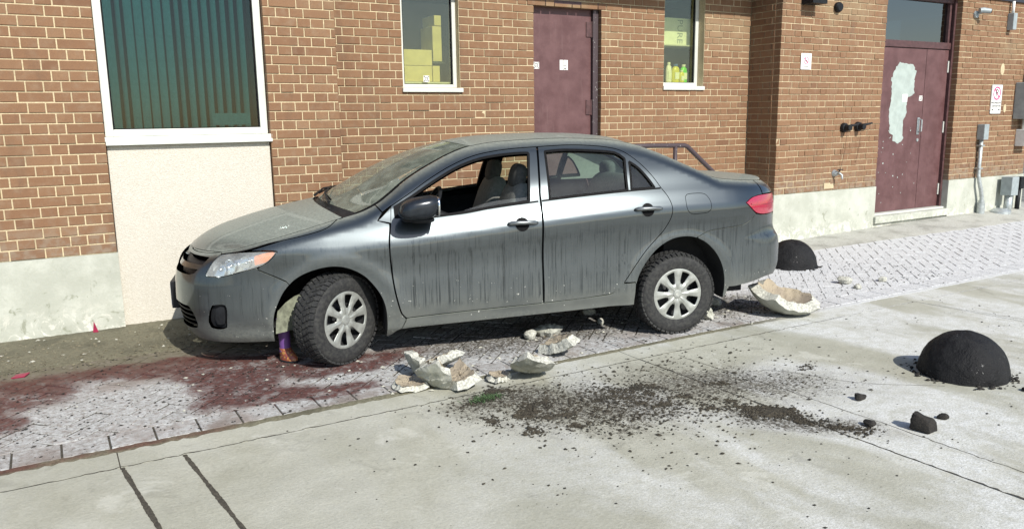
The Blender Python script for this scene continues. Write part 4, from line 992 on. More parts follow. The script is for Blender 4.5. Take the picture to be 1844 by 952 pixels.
def shrink(poly, d):
    """move a closed polygon inwards by d"""
    poly = dedup(poly); a = np.array(poly); n = len(a); ar = sum(a[i][0]*a[(i+1) % n][1]-a[(i+1) % n][0]*a[i][1] for i in range(n)); out = []
    for i in range(n):
        t = a[(i+1) % n]-a[i-1]; t /= np.linalg.norm(t)+1e-9; nn = np.array([-t[1], t[0]])*(1 if ar > 0 else -1); out.append(tuple(a[i]+nn*d))
    return out
GP = .0028
for sg in (-1, 1):
    # front fender
    out = shut[24:]+lin([(.085, 1.014), (.10, 1.018)])+ztc(.11, .325)+lin([(.335, 1.092), (.373, 1.046), (.335, .995), (.415, .972)])+[(a-.006, b) for a, b in fd_front[6:]]+lin([(.50, .295), (.469, .228)])+cat_([(.469, .225), (.437, .214), (.402, .180), (.37, .165)])+arch_f[::-1][:len(arch_f)-i619]+lin([(-.29, .622), (-.375, .662), (-.477, .709)])+[q for q in HL_low if q[0] > -.48]+[(-.335, .828), (-.44, .834), (-.52, .836)]
    Surf().side(shrink(out, GP), sgn=sg).build('front_fender', M['paint'])
    tri = lin([(.342, .994), (.436, 1.078), (.426, .976), (.342, .994)])[:-1]; Surf().side(shrink(tri, .002), sgn=sg, inset=-.004, step=.02).build('fender_garnish', M['paint'])
    # doors with their window openings
    out = fd_front[::-1]+frame_f+bl_f+fd_bot[::-1]
    d = Surf().side(shrink(out, GP), [win_f], sgn=sg).build('front_door', M['paint'])
    dn = lambda s, z: .012*np.exp(-((s-2.17)/.06)**2-((z-.63)/.03)**2)+.009*np.exp(-((s-2.03)/.10)**2-((z-.555)/.012)**2)+.006*np.exp(-((s-2.22)/.03)**2-((z-.67)/.02)**2)
    out = [(a+.010, b) for a, b in bl_f[::-1]]+frame_r+rd_rear+rd_bot
    e = Surf().side(shrink(out, GP), [win_r, win_q], sgn=sg, dent=dn if sg < 0 else None, step=.02).build('rear_door', M['paint'])
    if sg < 0: tag(e, 'rear door with a creased dent low near its back edge')
    # trims round the openings
    for dd, wo in ((d, win_f), (e, win_r), (e, win_q)):
        Surf().side(shrink(wo, -.006), [shrink(wo, .011)], sgn=sg, inset=-.0022, flange=.028, step=.02).build('window_trim', M['trim'], dd)
    bt = cat_([(.60, .992), (.933, 1.016), (1.165, 1.046), (1.50, 1.077)])+cat_([(1.50, 1.086), (1.165, 1.056), (.933, 1.026), (.60, 1.004)]); Surf().side(bt, sgn=sg, inset=-.006, flange=.006, step=.02).build('belt_strip', M['trim'], d)
    bt = cat_([(1.53, 1.080), (1.9, 1.107), (2.215, 1.126), (2.475, 1.137)])+cat_([(2.472, 1.146), (2.215, 1.135), (1.9, 1.116), (1.53, 1.089)]); Surf().side(bt, sgn=sg, inset=-.006, flange=.006, step=.02).build('belt_strip', M['trim'], e)
    # glass: the near front pane is wound most of the way down, the far one fully
    if sg < 0:
        gl = cat_([(.80, .985), (.935, 1.038), (1.053, 1.072), (1.172, 1.098), (1.329, 1.112), (1.45, 1.120)])+lin([(1.45, 1.12), (1.44, 1.0), (.80, .985)])[:-1]; Surf().side(gl, sgn=sg, inset=.014, flange=0).build('side_window', M['frontglass'], d)
    Surf().side(shrink(win_r, .004), sgn=sg, inset=.012, flange=0).build('side_window', M['carglass'], e); Surf().side(shrink(win_q, .004), sgn=sg, inset=.010, flange=0).build('quarter_window', M['carglass'], e)
    # roof rail, C pillar and quarter panel in one pressing
    out = lin([(.375, 1.050), (.437, 1.090)])+frame_f[1:]+frame_r+rd_rear+lin([(2.155, .448), (2.25, .446)])+arch_r[i445:iseam]+rseam+lin([(3.325, .914), (3.281, .945), (3.208, 1.003), (3.278, 1.036), (3.36, 1.049), (3.44, 1.053), (3.44, 1.155)])+ztc(3.44, .335)+lin([(.335, 1.096), (.375, 1.050)])
    bs = Surf().side(shrink(out, GP), [shrink(fuel, -.002)], sgn=sg).build('body_side', M['paint'])
    Surf().side(shrink(fuel, .002), sgn=sg, flange=.02).build('fuel_door' if sg < 0 else 'blank_panel', M['paint'], bs)
    out = lin([(.512, .297), (.951, .314), (1.518, .330), (2.05, .357), (2.10, .390), (2.15, .436), (2.25, .437), (2.247, .266), (2.058, .267), (1.614, .254), (.953, .239), (.469, .225), (.512, .297)])[:-1]; Surf().side(out, sgn=sg, inset=.002, flange=.06).build('sill', M['paint'])
    # lamps
    hl = empty('headlight'); hl.parent = car
    Surf().side(shrink(headlight, .003), sgn=sg, flange=.012, step=.02).build('lens', M['lens'], hl)
    Surf().side(shrink(headlight, .006), sgn=sg, inset=.055, flange=0, step=.02).build('reflector', M['chrome'], hl)
    for (s_, z_, r_) in ((-.80, .715, .058), (-.70, .735, .05), (-.575, .752, .045)):
        p0, n0 = Pn(np.array([s_]), np.array([z_]), .05); p0, n0 = p0[0], n0[0]; dr = Vector((-.75, n0[1]*.8, 0)).normalized(); Mq = Matrix.Translation(Vector(p0)) @ dr.to_track_quat('Z', 'Y').to_matrix().to_4x4()
        b = MB(); b.lathe([(r_, .018), (r_*.85, .0), (r_*.6, -.014), (r_*.25, -.022), (.0, -.022)], 18, Mq); b.lathe([(r_*.22, -.02), (r_*.2, .012), (0, .018)], 10, Mq)
        o = b.build('bulb_bowl', M['chrome'], hl, True)
        if sg > 0: o.scale = (1, -1, 1)
    am = cat_([(-.500, .800), (-.43, .818), (-.355, .822), (-.40, .765), (-.46, .742), (-.497, .735), (-.500, .800)])[:-1]; Surf().side(am, sgn=sg, inset=.012, flange=.03, step=.02).build('turn_signal', M['amber'], hl)
    tl = Surf().side(shrink(tail_o, .003), sgn=sg, flange=.02, inset=-.006, step=.02).build('tail_light', M['tail'])
    hb = cat_([(3.26, .995), (3.40, .990), (3.55, .985), (3.68, .984)])+cat_([(3.68, .972), (3.55, .973), (3.40, .978), (3.26, .984)]); Surf().side(hb, sgn=sg, inset=-.011, flange=.006, step=.02).build('reflector_bar', M['tail'], tl)
    # wheel housings
    for ar, cx in ((arch_f, -.01), (arch_r, 2.64)):
        p, _ = Pn(np.array([q[0] for q in ar]), np.array([q[1] for q in ar]), .008); k = len(p); v = []; 
        for q in p: v += [(q[0], q[1]*-sg, q[2]), (cx+(q[0]-cx)*1.04, -.42*-sg, q[2]+.012), ]
        v.append((cx, .42*sg, .16)); f = [(2*i, 2*i+2, 2*i+3, 2*i+1) for i in range(k-1)]+[(2*i+1, 2*i+3, 2*k) for i in range(k-1)]; mk('wheel_housing', v, f, M['under'], car, True)
    v = []; f = []
    for i, (x_, z0_, z1_) in enumerate(((-.385, .255, .40), (-.33, .25, .445), (-.27, .25, .475), (-.20, .255, .49), (-.12, .27, .49))):
        y_ = (.815-.05*i)*sg; v += [(x_, y_, z0_), (x_+.006, y_-.02*sg, (z0_+z1_)/2), (x_+.02, y_-.05*sg, z1_)]
    for i in range(4):
        for k in range(2): f.append((i*3+k, i*3+3+k, i*3+4+k, i*3+1+k))
    mk('splash_liner', v, f, M['liner_dirty'], car, True)
    # mirror
    mr = empty('door_mirror'); mr.parent = car; y_ = .985*sg
    b = MB()
    b.sq((.60, y_, 1.085), (.135, .105, .082), 2.9, 14)
    V = []
    for (x, y, z) in b.v:
        k = (x-.465)/.27; z2 = 1.085+(z-1.085)*(.80+.28*k); V.append((x+.02*(z-1.085)/.08, y, z2+.012*k))
    b.v = V; b.build('mirror_shell', M['mirror'], mr, True)
    b = MB(); b.sq((.625, .93*sg, 1.005), (.085, .09, .022), 3, 8); b.sq((.55, .89*sg, 1.03), (.06, .07, .045), 3, 8); b.build('mirror_foot', M['black'], mr, True)
    b = MB(); b.sq((.725, y_, 1.098), (.012, .088, .068), 3.2, 8); b.build('mirror_glass', M['chrome'], mr, True)
    sail = lin([(.455, 1.005), (.585, 1.005), (.590, 1.155), (.455, 1.085)])+[]; Surf().side(sail, sgn=sg, inset=-.004, flange=.01, step=.02).build('mirror_sail', M['trim'], d)
    # handles
    for dd, s_, z_ in ((d, 1.363, .934), (e, 2.346, .994)):
        hh = dd
        ang = np.linspace(0, 2*math.pi, 25)[:-1]; el = [(s_+.052*math.cos(a)-.004, z_-.006+.050*math.sin(a)) for a in ang]
        Surf().side(el, sgn=sg, inset=-.0012, flange=.0, step=.02).build('recess_shade', M['trim'], hh)  # flat oval on the door skin; the hollow's shade is its near-black colour
        el2 = [(s_+.056*math.cos(a)-.004, z_-.006+.054*math.sin(a)) for a in ang]; Surf().side(el2, [el], sgn=sg, inset=-.0022, flange=.004, step=.02).build('recess_rim', M['paint'], hh)
        p, n = Pn(np.array([s_-.108, s_-.09, s_-.04, s_+.04, s_+.085, s_+.108]), np.array([z_]*6), 0); lift = [.004, .02, .032, .032, .022, .006]
        q = [p[i]+n[i]*lift[i] for i in range(6)]; b = MB(); b.tube([(a[0], a[1]*-sg, a[2]) for a in q], [.011, .016, .016, .015, .016, .011], 10); b.build('door_handle', M['grip'], hh, True)
# bumpers (both sides in one moulding)
nose = ztc(-1.779, -.80)
lower = cat_([(-.396, .199), (-.589, .193), (-.81, .193), (-1.09, .195), (-1.40, .198), (-1.779, .20)])
afront = [q for q in arch_f[:i619+1]]
out = nose+HL_low[:]
out = nose+[q for q in HL_low if q[0] <= -.48 or False]+lin([(-.477, .705), (-.375, .658), (-.285, .617)])+afront[::-1]+lower+lin([(-1.779, .205), (-1.779, .79)])
ug = lin([(-1.776, .785), (-1.40, .785), (-.93, .783), (-.985, .730), (-1.06, .676), (-1.12, .664), (-1.776, .655), (-1.776, .785)])[:-1]
lg = cat_([(-1.776, .45), (-1.4, .452), (-1.17, .450), (-1.12, .444), (-1.07, .392), (-1.055, .32), (-1.08, .296), (-1.25, .280), (-1.776, .272)])+lin([(-1.776, .28), (-1.776, .44)])
fog = cat_([(-.86, .470), (-.80, .476), (-.745, .472), (-.732, .43), (-.742, .36), (-.752, .312), (-.79, .301), (-.84, .300), (-.905, .312), (-.918, .345), (-.905, .39), (-.875, .45), (-.86, .470)])[:-1]
S_ = Surf()
for sg in (-1, 1): S_.side(shrink(out, GP), [ug, lg, fog], sgn=sg)
fb = S_.build('front_bumper', M['paint'])
for nm, gg, bars in (('upper_grille', ug, (.722,)), ('lower_grille', lg, (.415, .38, .345, .31))):
    S_ = Surf()
    for sg in (-1, 1): S_.side(gg, sgn=sg, inset=.045, flange=0)
    gr = S_.build(nm, M['black'], fb)
    for z_ in bars:
        S_ = Surf(); h = .017 if nm == 'upper_grille' else .006; s1 = -.985 if nm == 'upper_grille' else -1.075
        for sg in (-1, 1): S_.side(lin([(-1.776, z_-h), (s1, z_-h), (s1+.005, z_+h), (-1.776, z_+h), (-1.776, z_-h)])[:-1], sgn=sg, inset=.012, flange=.03)
        S_.build('grille_bar', M['paint'] if nm == 'upper_grille' else M['black'], fb)
for sg in (-1, 1):
    f_ = Surf().side(shrink(fog, -.006), sgn=sg, inset=.032, flange=0).build('fog_recess', M['black'], fb)
    cv = cat_([(-.835, .445), (-.80, .458), (-.765, .455), (-.757, .43), (-.765, .36), (-.772, .335), (-.80, .328), (-.84, .33), (-.855, .36), (-.848, .41), (-.835, .445)])[:-1]; Surf().side(cv, sgn=sg, inset=.014, flange=.02).build('fog_blank', M['black'], fb)
b = MB(); b.bbox(-1.118, -1.114, -.155, .155, .365, .525, .001); lp = b.build('licence_plate', M['plate'], car); b = MB(); b.bbox(-1.1135, -1.06, -.175, .175, .345, .545, .006); b.build('plate_holder', M['black'], lp)
out = rseam+lin([(3.335, .908), (3.42, .892), (3.55, .888), (3.69, .890), (3.72, .86), (3.85, .80), (4.348, .795), (4.348, .37)])+cat_([(4.348, .365), (4.0, .365), (3.70, .375), (3.507, .388), (3.35, .365), (3.212, .350), (3.066, .346)])+lin([(3.060, .33), (3.050, .283), (3.030, .255)])+arch_r[iseam:][::-1]
S_ = Surf()
for sg in (-1, 1): S_.side(shrink(out, GP), sgn=sg)
S_.build('rear_bumper', M['paint'])
S_ = Surf()
for sg in (-1, 1): S_.side(shrink(lin([(3.45, 1.155), (3.45, 1.056), (3.60, 1.054), (3.715, 1.052), (3.718, .87), (3.86, .808), (4.348, .803), (4.348, 1.135)])+ztc(4.348, 3.45), GP), sgn=sg)
def edge_at(ss):
    ss = np.array(ss, float); z = zt(ss); return P(ss, z-.0005)
def cen(pts, n):
    pts = np.array(pts, float); t = np.linspace(0, 1, len(pts)); q = np.linspace(0, 1, n); return np.stack([hermite(t, pts[:, 0], q), 0*q, hermite(t, pts[:, 1], q)], 1)
ss = np.linspace(2.97, 3.62, 22); E = edge_at(ss); E[-1] = edge_at([3.66])[0]
S_.strip(E, cen([(3.10, 1.19), (3.3, 1.185), (3.5, 1.18), (3.66, 1.165)], 22), 24, 2.6)
S_.build('trunk_lid', M['paint'])
# hood
S_ = Surf(); hs = ztc(-.80, .10)
for sg in (-1, 1): S_.side(shrink(hs[::-1]+shut, GP*.7), sgn=sg)
ss = np.concatenate([np.linspace(-.80, -.5, 14), np.linspace(-.47, .10, 26)]); E = edge_at(ss); n_ = len(ss)
C_ = cen([(-.955, .802), (-.90, .842), (-.80, .895), (-.62, .955), (-.42, 1.008), (-.2, 1.055), (-.06, 1.082)], n_)
S_.strip(E, C_, 36, 2.3, zp=2.6); S_.build('hood', M['paint'])
# front edge of the hood down to the grille: filler moulding
ns = np.linspace(-1.778, -.80, 30); A_ = P(ns, zt(ns)-.0005); t_ = np.clip(-A_[:, 1]/abs(E[0][1]), 0, 1); B_ = np.stack([C_[0][0]+(E[0][0]-C_[0][0])*t_**2.3, -t_*abs(E[0][1]), C_[0][2]+(E[0][2]-C_[0][2])*t_**2.6-.004], 1)
v = []; f = []
for sg in (-1, 1):
    k = len(v); v += [(a[0], a[1]*-sg, a[2]) for a in A_]+[(a[0], a[1]*-sg, a[2]) for a in B_]; m_ = len(A_); f += [(k+i, k+i+1, k+m_+i+1, k+m_+i) for i in range(m_-1)]
mk('grille_top', v, f, M['paint'], fb, True)
# windshield, roof, rear window
def shell(name, s0, s1, cpts, mat, n=22, pw=2., lift=0., trim=None, parent=None, t=1.):
    ss = np.linspace(s0, s1, n); return Surf().strip(edge_at(ss), cen(cpts, n), 28, pw, -t, t, lift).build(name, mat, parent)
WSC = [(-.02, 1.098), (.16, 1.20), (.40, 1.325), (.68, 1.435), (.96, 1.508)]
ws = shell('windshield', .205, 1.075, WSC, M['wsglass'], t=.975)
rf = shell('roof', 1.075, 2.30, [(.96, 1.510), (1.3, 1.548), (1.7, 1.558), (2.0, 1.552), (2.27, 1.527)], M['paint'], 34, 2.2)
rw = shell('rear_window', 2.30, 2.965, [(2.275, 1.525), (2.55, 1.415), (2.85, 1.28), (3.09, 1.192)], M['carglass'], t=.96)
shell('headliner', 1.09, 2.28, [(1.0, 1.480), (1.3, 1.513), (1.7, 1.523), (2.0, 1.517), (2.25, 1.492)], M['liner'], 20, 2.2, 0, None, rf, .95)
for (s0, s1, cp, w_, nm, par) in ((.205, 1.075, WSC, (.925, 1.0), 'screen_border', ws), (2.30, 2.965, [(2.275, 1.525), (2.55, 1.415), (2.85, 1.28), (3.09, 1.192)], (.91, 1.0), 'screen_border', rw)):
    ss = np.linspace(s0, s1, 20)
    for t0, t1 in ((-w_[1], -w_[0]), (w_[0], w_[1])): Surf().strip(edge_at(ss), cen(cp, 20), 3, 2., t0, t1, -.003).build(nm, M['trim'], par)
# cowl and wipers
S_ = Surf(); e0 = edge_at([.10, .13, .165, .21]); c0 = np.array([(-.055, 0, 1.076), (-.05, 0, 1.066), (-.035, 0, 1.080), (-.015, 0, 1.098)]); S_.strip(e0, c0, 30, 2.2, lift=-.004); cw = S_.build('cowl', M['black'])
E_ = edge_at(np.linspace(.205, 1.075, 22)); Cw = cen(WSC, 22)
def wsp(u, t): 
    i = min(int(u*21), 20); k = u*21-i; e_ = E_[i]*(1-k)+E_[i+1]*k; c_ = Cw[i]*(1-k)+Cw[i+1]*k; q = abs(t)**2; return Vector((c_[0]+(e_[0]-c_[0])*q-.016, e_[1]*-t*-1 if False else abs(e_[1])*t, c_[2]+(e_[2]-c_[2])*q+.016))
for (pt, tip) in (((.0, -.60), (.16, .06)), ((.0, -.02), (.16, .66))):
    wp = empty('wiper'); wp.parent = car
    a_, b_ = wsp(.01, pt[1]), wsp(tip[0], tip[1]); b = MB(); mid = wsp(.07, (pt[1]+tip[1])/2); b.tube([a_+Vector((-.02, 0, .0)), mid+Vector((-.01, 0, .012)), b_], [.011, .008, .006], 6); b.build('arm', M['black'], wp)
    b = MB(); b.tube([wsp(.035, pt[1]+.08), wsp(.07, (pt[1]+tip[1])/2+.05), wsp(.10, tip[1]+.0)], .007, 6); b.build('blade', M['trim'], wp)
# interior and underside
b = MB(); b.box(-.85, 3.45, -.42, .42, .20, .34); b.box(.46, 2.2, -.80, .80, .27, .34); b.box(3.05, 3.5, -.58, .58, .36, .44); b.box(-.82, .05, -.42, .42, .34, .76); b.box(-.35, .12, -.70, .70, .72, .86); b.box(2.62, 3.55, -.60, .60, .40, .95); b.box(2.50, 3.0, -.62, .62, .90, 1.06); b.build('floor_and_light_block', M['under'], car)  # floor boxes, plus an unseen engine-bay box added to stop light passing through
b = MB(); b.sq((.36, 0, .90), (.30, .74, .17), 3.5, 14); b.build('dashboard', M['black'], car, True)
b = MB()
for k in range(32):
    pass
ca = Matrix.Translation((.78, -.37, 1.0)) @ Matrix.Rotation(R_(-65), 4, 'Y')
b.tube([ca @ Vector((.185*math.cos(k*2*math.pi/32), .185*math.sin(k*2*math.pi/32), 0)) for k in range(33)], .015, 8, False); b.tube([ca @ Vector((0, 0, 0)), ca @ Vector((0, 0, -.3))], .035, 8)
for k in (0, 120, 240): b.tube([ca @ Vector((0, 0, 0)), ca @ Vector((.18*math.cos(R_(k+90)), .18*math.sin(R_(k+90)), 0))], .018, 6)
b.build('steering_wheel', M['black'], car, True)
for y_ in (-.37, .37):
    st = empty('front_seat'); st.parent = car
    b = MB(); b.sq((1.02, y_, .56), (.29, .25, .10), 4, 12); b.build('cushion', M['seat'], st, True)
    Mr = Matrix.Translation((1.30, y_, .60)) @ Matrix.Rotation(R_(19), 4, 'Y'); b = MB(); b.sq((0, 0, .30), (.085, .25, .33), 3.6, 14, Mr); b.build('backrest', M['seat_light'], st, True)
    Mh = Matrix.Translation((1.475, y_, 1.235)) @ Matrix.Rotation(R_(14), 4, 'Y'); b = MB(); n = 20
    ring = [(.135*math.copysign(abs(math.cos(a))**.6, math.cos(a)), .095*math.copysign(abs(math.sin(a))**.6, math.sin(a))) for a in [2*math.pi*k/n for k in range(n+1)]]
    b.sq((0, 0, .0), (.055, .135, .10), 2.8, 12, Mh); b.build('headrest', M['seat'], st, True)
    b = MB()
    for q in (-.06, .06): b.tube([Mh @ Vector((0, q, -.06)), Mh @ Vector((-.03, q, -.2))], .007, 6)
    b.build('headrest_post', M['chrome'], st)
rb = empty('rear_bench'); rb.parent = car
b = MB(); b.sq((2.05, 0, .56), (.27, .62, .11), 5, 12); b.build('cushion', M['seat'], rb, True)
b = MB(); b.sq((0, 0, .28), (.10, .60, .33), 5, 14, Matrix.Translation((2.33, 0, .62)) @ Matrix.Rotation(R_(22), 4, 'Y')); b.build('backrest', M['seat'], rb, True)
for y_ in (-.36, .36):
    b = MB(); b.sq((2.53, y_, 1.22), (.05, .125, .075), 2.8, 12); b.build('headrest', M['seat'], rb, True)
for sg in (-1, 1):   # inner door trims and B pillars
    Surf().side(lin([(.45, .33), (1.50, .34), (1.50, 1.055), (1.0, 1.01), (.60, .975), (.45, .97), (.45, .33)])[:-1], sgn=sg, inset=.075, flange=.0, step=.06).build('door_trim', M['black'], car); Surf().side(lin([(1.53, .36), (2.02, .38), (2.25, .6), (2.48, .95), (2.46, 1.11), (1.53, 1.065), (1.53, .36)])[:-1], sgn=sg, inset=.075, flange=.0, step=.06).build('door_trim', M['black'], car)
    Surf().side(lin([(1.49, .34), (1.61, .34), (1.60, 1.09), (1.635, 1.47), (1.50, 1.465), (1.465, 1.09), (1.49, .34)])[:-1], sgn=sg, inset=.035, flange=.02, step=.06).build('inner_pillar', M['black'], car)
    Surf().side(lin([(2.24, 1.12), (2.95, 1.12), (2.75, 1.30), (2.40, 1.45), (2.25, 1.46), (2.262, 1.36), (2.24, 1.12)])[:-1], [shrink(win_q, -.004)], sgn=sg, inset=.03, flange=0, step=.05).build('inner_pillar', M['liner'], car)
# wheels
def tyre_mesh():
    b = MB(); R0, W_ = .311, .102
    prof = [(.198, -.085), (.205, -.096), (.225, -.101), (.255, -.105), (.285, -.101), (.302, -.090), (R0, -.072), (R0+.002, 0), (R0, .072), (.302, .090), (.285, .101), (.255, .105), (.225, .101), (.205, .096), (.198, .085), (.19, .06)]
    b.lathe(prof, 72)
    N = 46
    for k in range(N):
        a0 = 2*math.pi*k/N
        for sgn in (-1, 1):
            for (z0, z1, tw, wd, off_) in ((.062, .100, .06, .030, 0), (.036, .058, .26, .026, .35), (.006, .032, .42, .026, .7)):
                a = a0+off_*2*math.pi/N+(math.pi/N if sgn > 0 else 0); zc = sgn*(z0+z1)/2; h = (z1-z0)/2
                Mq = Matrix.Rotation(a, 4, 'Z') @ Matrix.Translation((R0+(.003 if z0 < .06 else -.0015), 0, zc)) @ Matrix.Rotation(sgn*tw, 4, 'X') @ Matrix.Rotation((-sgn*.30 if z0 > .06 else 0), 4, 'Y')
                b.box(-.006, .0075, -wd/2, wd/2, -h, h, Mq)
    return b
def hubcap_mesh():
    v = []; f = []; rs_ = [0, .022, .03, .034, .055, .085, .098, .12, .15, .168, .178, .192, .203, .208, .210]; hs_ = [.008, .008, .006, .0, .002, .0, -.002, -.003, -.001, .002, .004, .005, .001, -.008, -.014]; n = 128
    for r, h in zip(rs_, hs_):
        for k in range(n):
            a = 2*math.pi*k/n; fr = abs(((a/(2*math.pi)*8) % 1)-.5)*2      # 1 at spoke centre
            rid = (.006*max(0, 1-abs(1-fr)*2.2)) if .04 < r < .17 else 0
            v.append((r*math.cos(a), r*math.sin(a), h+rid))
    for i in range(len(rs_)-1):
        rm = (rs_[i]+rs_[i+1])/2
        for k in range(n):
            a = (k+.5)/n*8 % 1; fr = abs(a-.5)*2
            if .088 < rm < .175 and fr < (.52 if rm > .13 else .46 if rm > .105 else .38): continue
            f.append((i*n+k, i*n+(k+1) % n, (i+1)*n+(k+1) % n, (i+1)*n+k))
    return v, f
tb = tyre_mesh(); hv, hf = hubcap_mesh()
tyre_me = None
def wheel(x, y, steer, rollang, outward):
    wroot = MB(); 
    wroot.lathe([(0, -.02), (.06, -.02), (.07, .01), (.13, .0), (.185, -.005), (.198, .05), (.20, .09)], 40); wroot.lathe([(.10, -.06), (.13, -.055), (.13, -.075), (.0, -.08)], 24)
    for k in range(5): wroot.tube([(.057*math.cos(k*1.2566), .057*math.sin(k*1.2566), .0), (.057*math.cos(k*1.2566), .057*math.sin(k*1.2566), .018)], .01, 6)
    for k in range(8): wroot.tube([(.125*math.cos(k*.785+.39), .125*math.sin(k*.785+.39), -.01), (.125*math.cos(k*.785+.39), .125*math.sin(k*.785+.39), .022)], .024, 8)
    wh = wroot.build('wheel', M['wheelsteel'], car, 'auto')
    axis = Vector((math.sin(steer)*outward, outward*math.cos(steer), 0)) if outward < 0 else Vector((-math.sin(steer), math.cos(steer), 0))
    axis = Vector((math.sin(steer)*(1 if outward < 0 else -1), outward*math.cos(steer), 0))
    q = axis.to_track_quat('Z', 'Y'); wh.rotation_euler = (q.to_matrix().to_4x4() @ Matrix.Rotation(rollang, 4, 'Z')).to_euler(); wh.location = Vector((x, y, .3195))
    global tyre_me, hub_me
    if tyre_me is None:
        o = tb.build('tyre', M['tyre'], wh, 'auto'); tyre_me = o.data
        h = mk('hubcap', [(a, b, c+.082) for a, b, c in hv], hf, M['silver'], wh, True); autosm(h, 40); hub_me = h.data
        sm_ = h.modifiers.new('thickness', 'SOLIDIFY'); sm_.thickness = .006; sm_.offset = -1
    else:
        o = inst('tyre', tyre_me, wh); h = inst('hubcap', hub_me, wh); sm_ = h.modifiers.new('thickness', 'SOLIDIFY'); sm_.thickness = .006; sm_.offset = -1
    wroot2 = MB()
    for (rx, ry, cy) in ((.017, .0115, 0), (.0058, .0115, 0), (.0125, .0048, .006)): wroot2.tube([(rx*math.cos(k*.314), cy+ry*math.sin(k*.314), .0915) for k in range(21)], .0013, 5, False)
    e_ = wroot2.build('cap_emblem', M['chrome'], wh, True)
    e_.rotation_euler = (0, 0, -rollang)
    return wh
wheel(.030, -.770, R_(40), .2, -1); wheel(2.615, -.775, 0, .0, -1); wheel(.030, .770, R_(-36), .7, 1); wheel(2.615, .775, 0, 1.1, 1)
for x_ in (.42,):
    b = MB(); b.tube([(2.615, -.6, .31), (2.615, .6, .31)], .035, 8); b.build('rear_axle', M['under'], car)
# ------------------------------------------------------------------ domes, broken planter, soil, boot
def dome_mat():
    t = NT('frozen_black_soil'); p = t.obj(); n = t.noise(p, 14, 6, .65); n2 = t.noise(p, 75, 4, .7); z = t.sep(p)[2]
    c = t.mix(t.ramp(n, .35, .7), (.006, .006, .007), (.017, .017, .018)); c = t.mix(t.math('MULTIPLY', t.math('GREATER_THAN', t.noise(p, 48, 2, .5), .69), t.ramp(t.noise(p, 4, 2), .48, .6)), c, (.16, .155, .15))
    t.bump(t.math('ADD', n2, t.math('MULTIPLY', n, 2)), .012, .6); t.b.inputs['Specular IOR Level'].default_value = .25; return t.set(c, t.ramp(n, .3, .7, .55, .85))
M['dome'] = dome_mat()
def planter_mat(name, inner=False):
    t = NT(name); p = t.obj(); n = t.noise(p, 60, 6, .75); n2 = t.noise(p, 5, 5, .6)
    if inner: c = t.mix(t.ramp(n2, .35, .65), (.37, .31, .22), (.27, .225, .17)); c = t.mix(t.math('GREATER_THAN', n, .6), c, (.07, .055, .04))
    else: c = t.mix(t.ramp(n2, .35, .65), (.33, .335, .275), (.45, .45, .40)); c = t.mix(t.ramp(n, .50, .72, 0, .6), c, (.26, .26, .21))
    t.bump(n, .008, .7); return t.set(c, .93)
M['planter'] = planter_mat('planter_concrete'); M['planter_in'] = planter_mat('planter_inside', True); M['planter_br'] = simple('broken_concrete_face', (.43, .425, .37), .95, 0, .35, 70, .008)
def dome(loc, R, H, lb, seed, flare=0):
    rs = np.random.default_rng(seed); nr, na = 22, 56; v = []; f = []; ph = rs.random(8)*6.28
    for i in range(nr+1):
        a = (math.pi/2)*i/nr
        for k in range(na):
            th = 2*math.pi*k/na; w_ = 1+.016*math.sin(3*th+ph[0]+2*a)+.012*math.sin(5*th+ph[1]-3*a)+.007*math.sin(11*th+9*a+ph[4])+.005*rs.standard_normal()
            r = R*math.sin(a)**.94*w_; z = H*math.cos(a)*(1+.006*math.sin(5*th+ph[2]))
            if i == nr: r *= 1+flare*rs.random()+.03*math.sin(4*th+ph[3])*rs.random(); z = -.004
            v.append((r*math.cos(th), r*math.sin(th), z))
    for i in range(nr):
        for k in range(na): f.append((i*na+k, (i+1)*na+k, (i+1)*na+(k+1) % na, i*na+(k+1) % na))
    q = empty('soil_dome', loc); tag(q, lb, 'dome', 'black soil domes from the planters'); mk('dome_body', v, f, M['dome'], q, True)
    v = []; f = []; rr = np.random.default_rng(seed+1)
    m = MB()
    for k in range(90):
        th = rr.random()*6.283; d = R*(1.0+abs(rr.standard_normal())*.12); s_ = .004+.010*rr.random()**2; m.sq((d*math.cos(th), d*math.sin(th), s_*.4), (s_*1.4, s_, s_*.8), 2, 4, None, .6, k)
    tag(m.build('loose_rim', M['soil'], q), kind='stuff')
dome((5.03, 2.79, 0), .268, .285, 'large smooth black dome resting on the open concrete', 4); dome((7.13, 5.97, 0), .275, .30, 'black dome standing on the pavers behind the rear bumper', 9, .12)
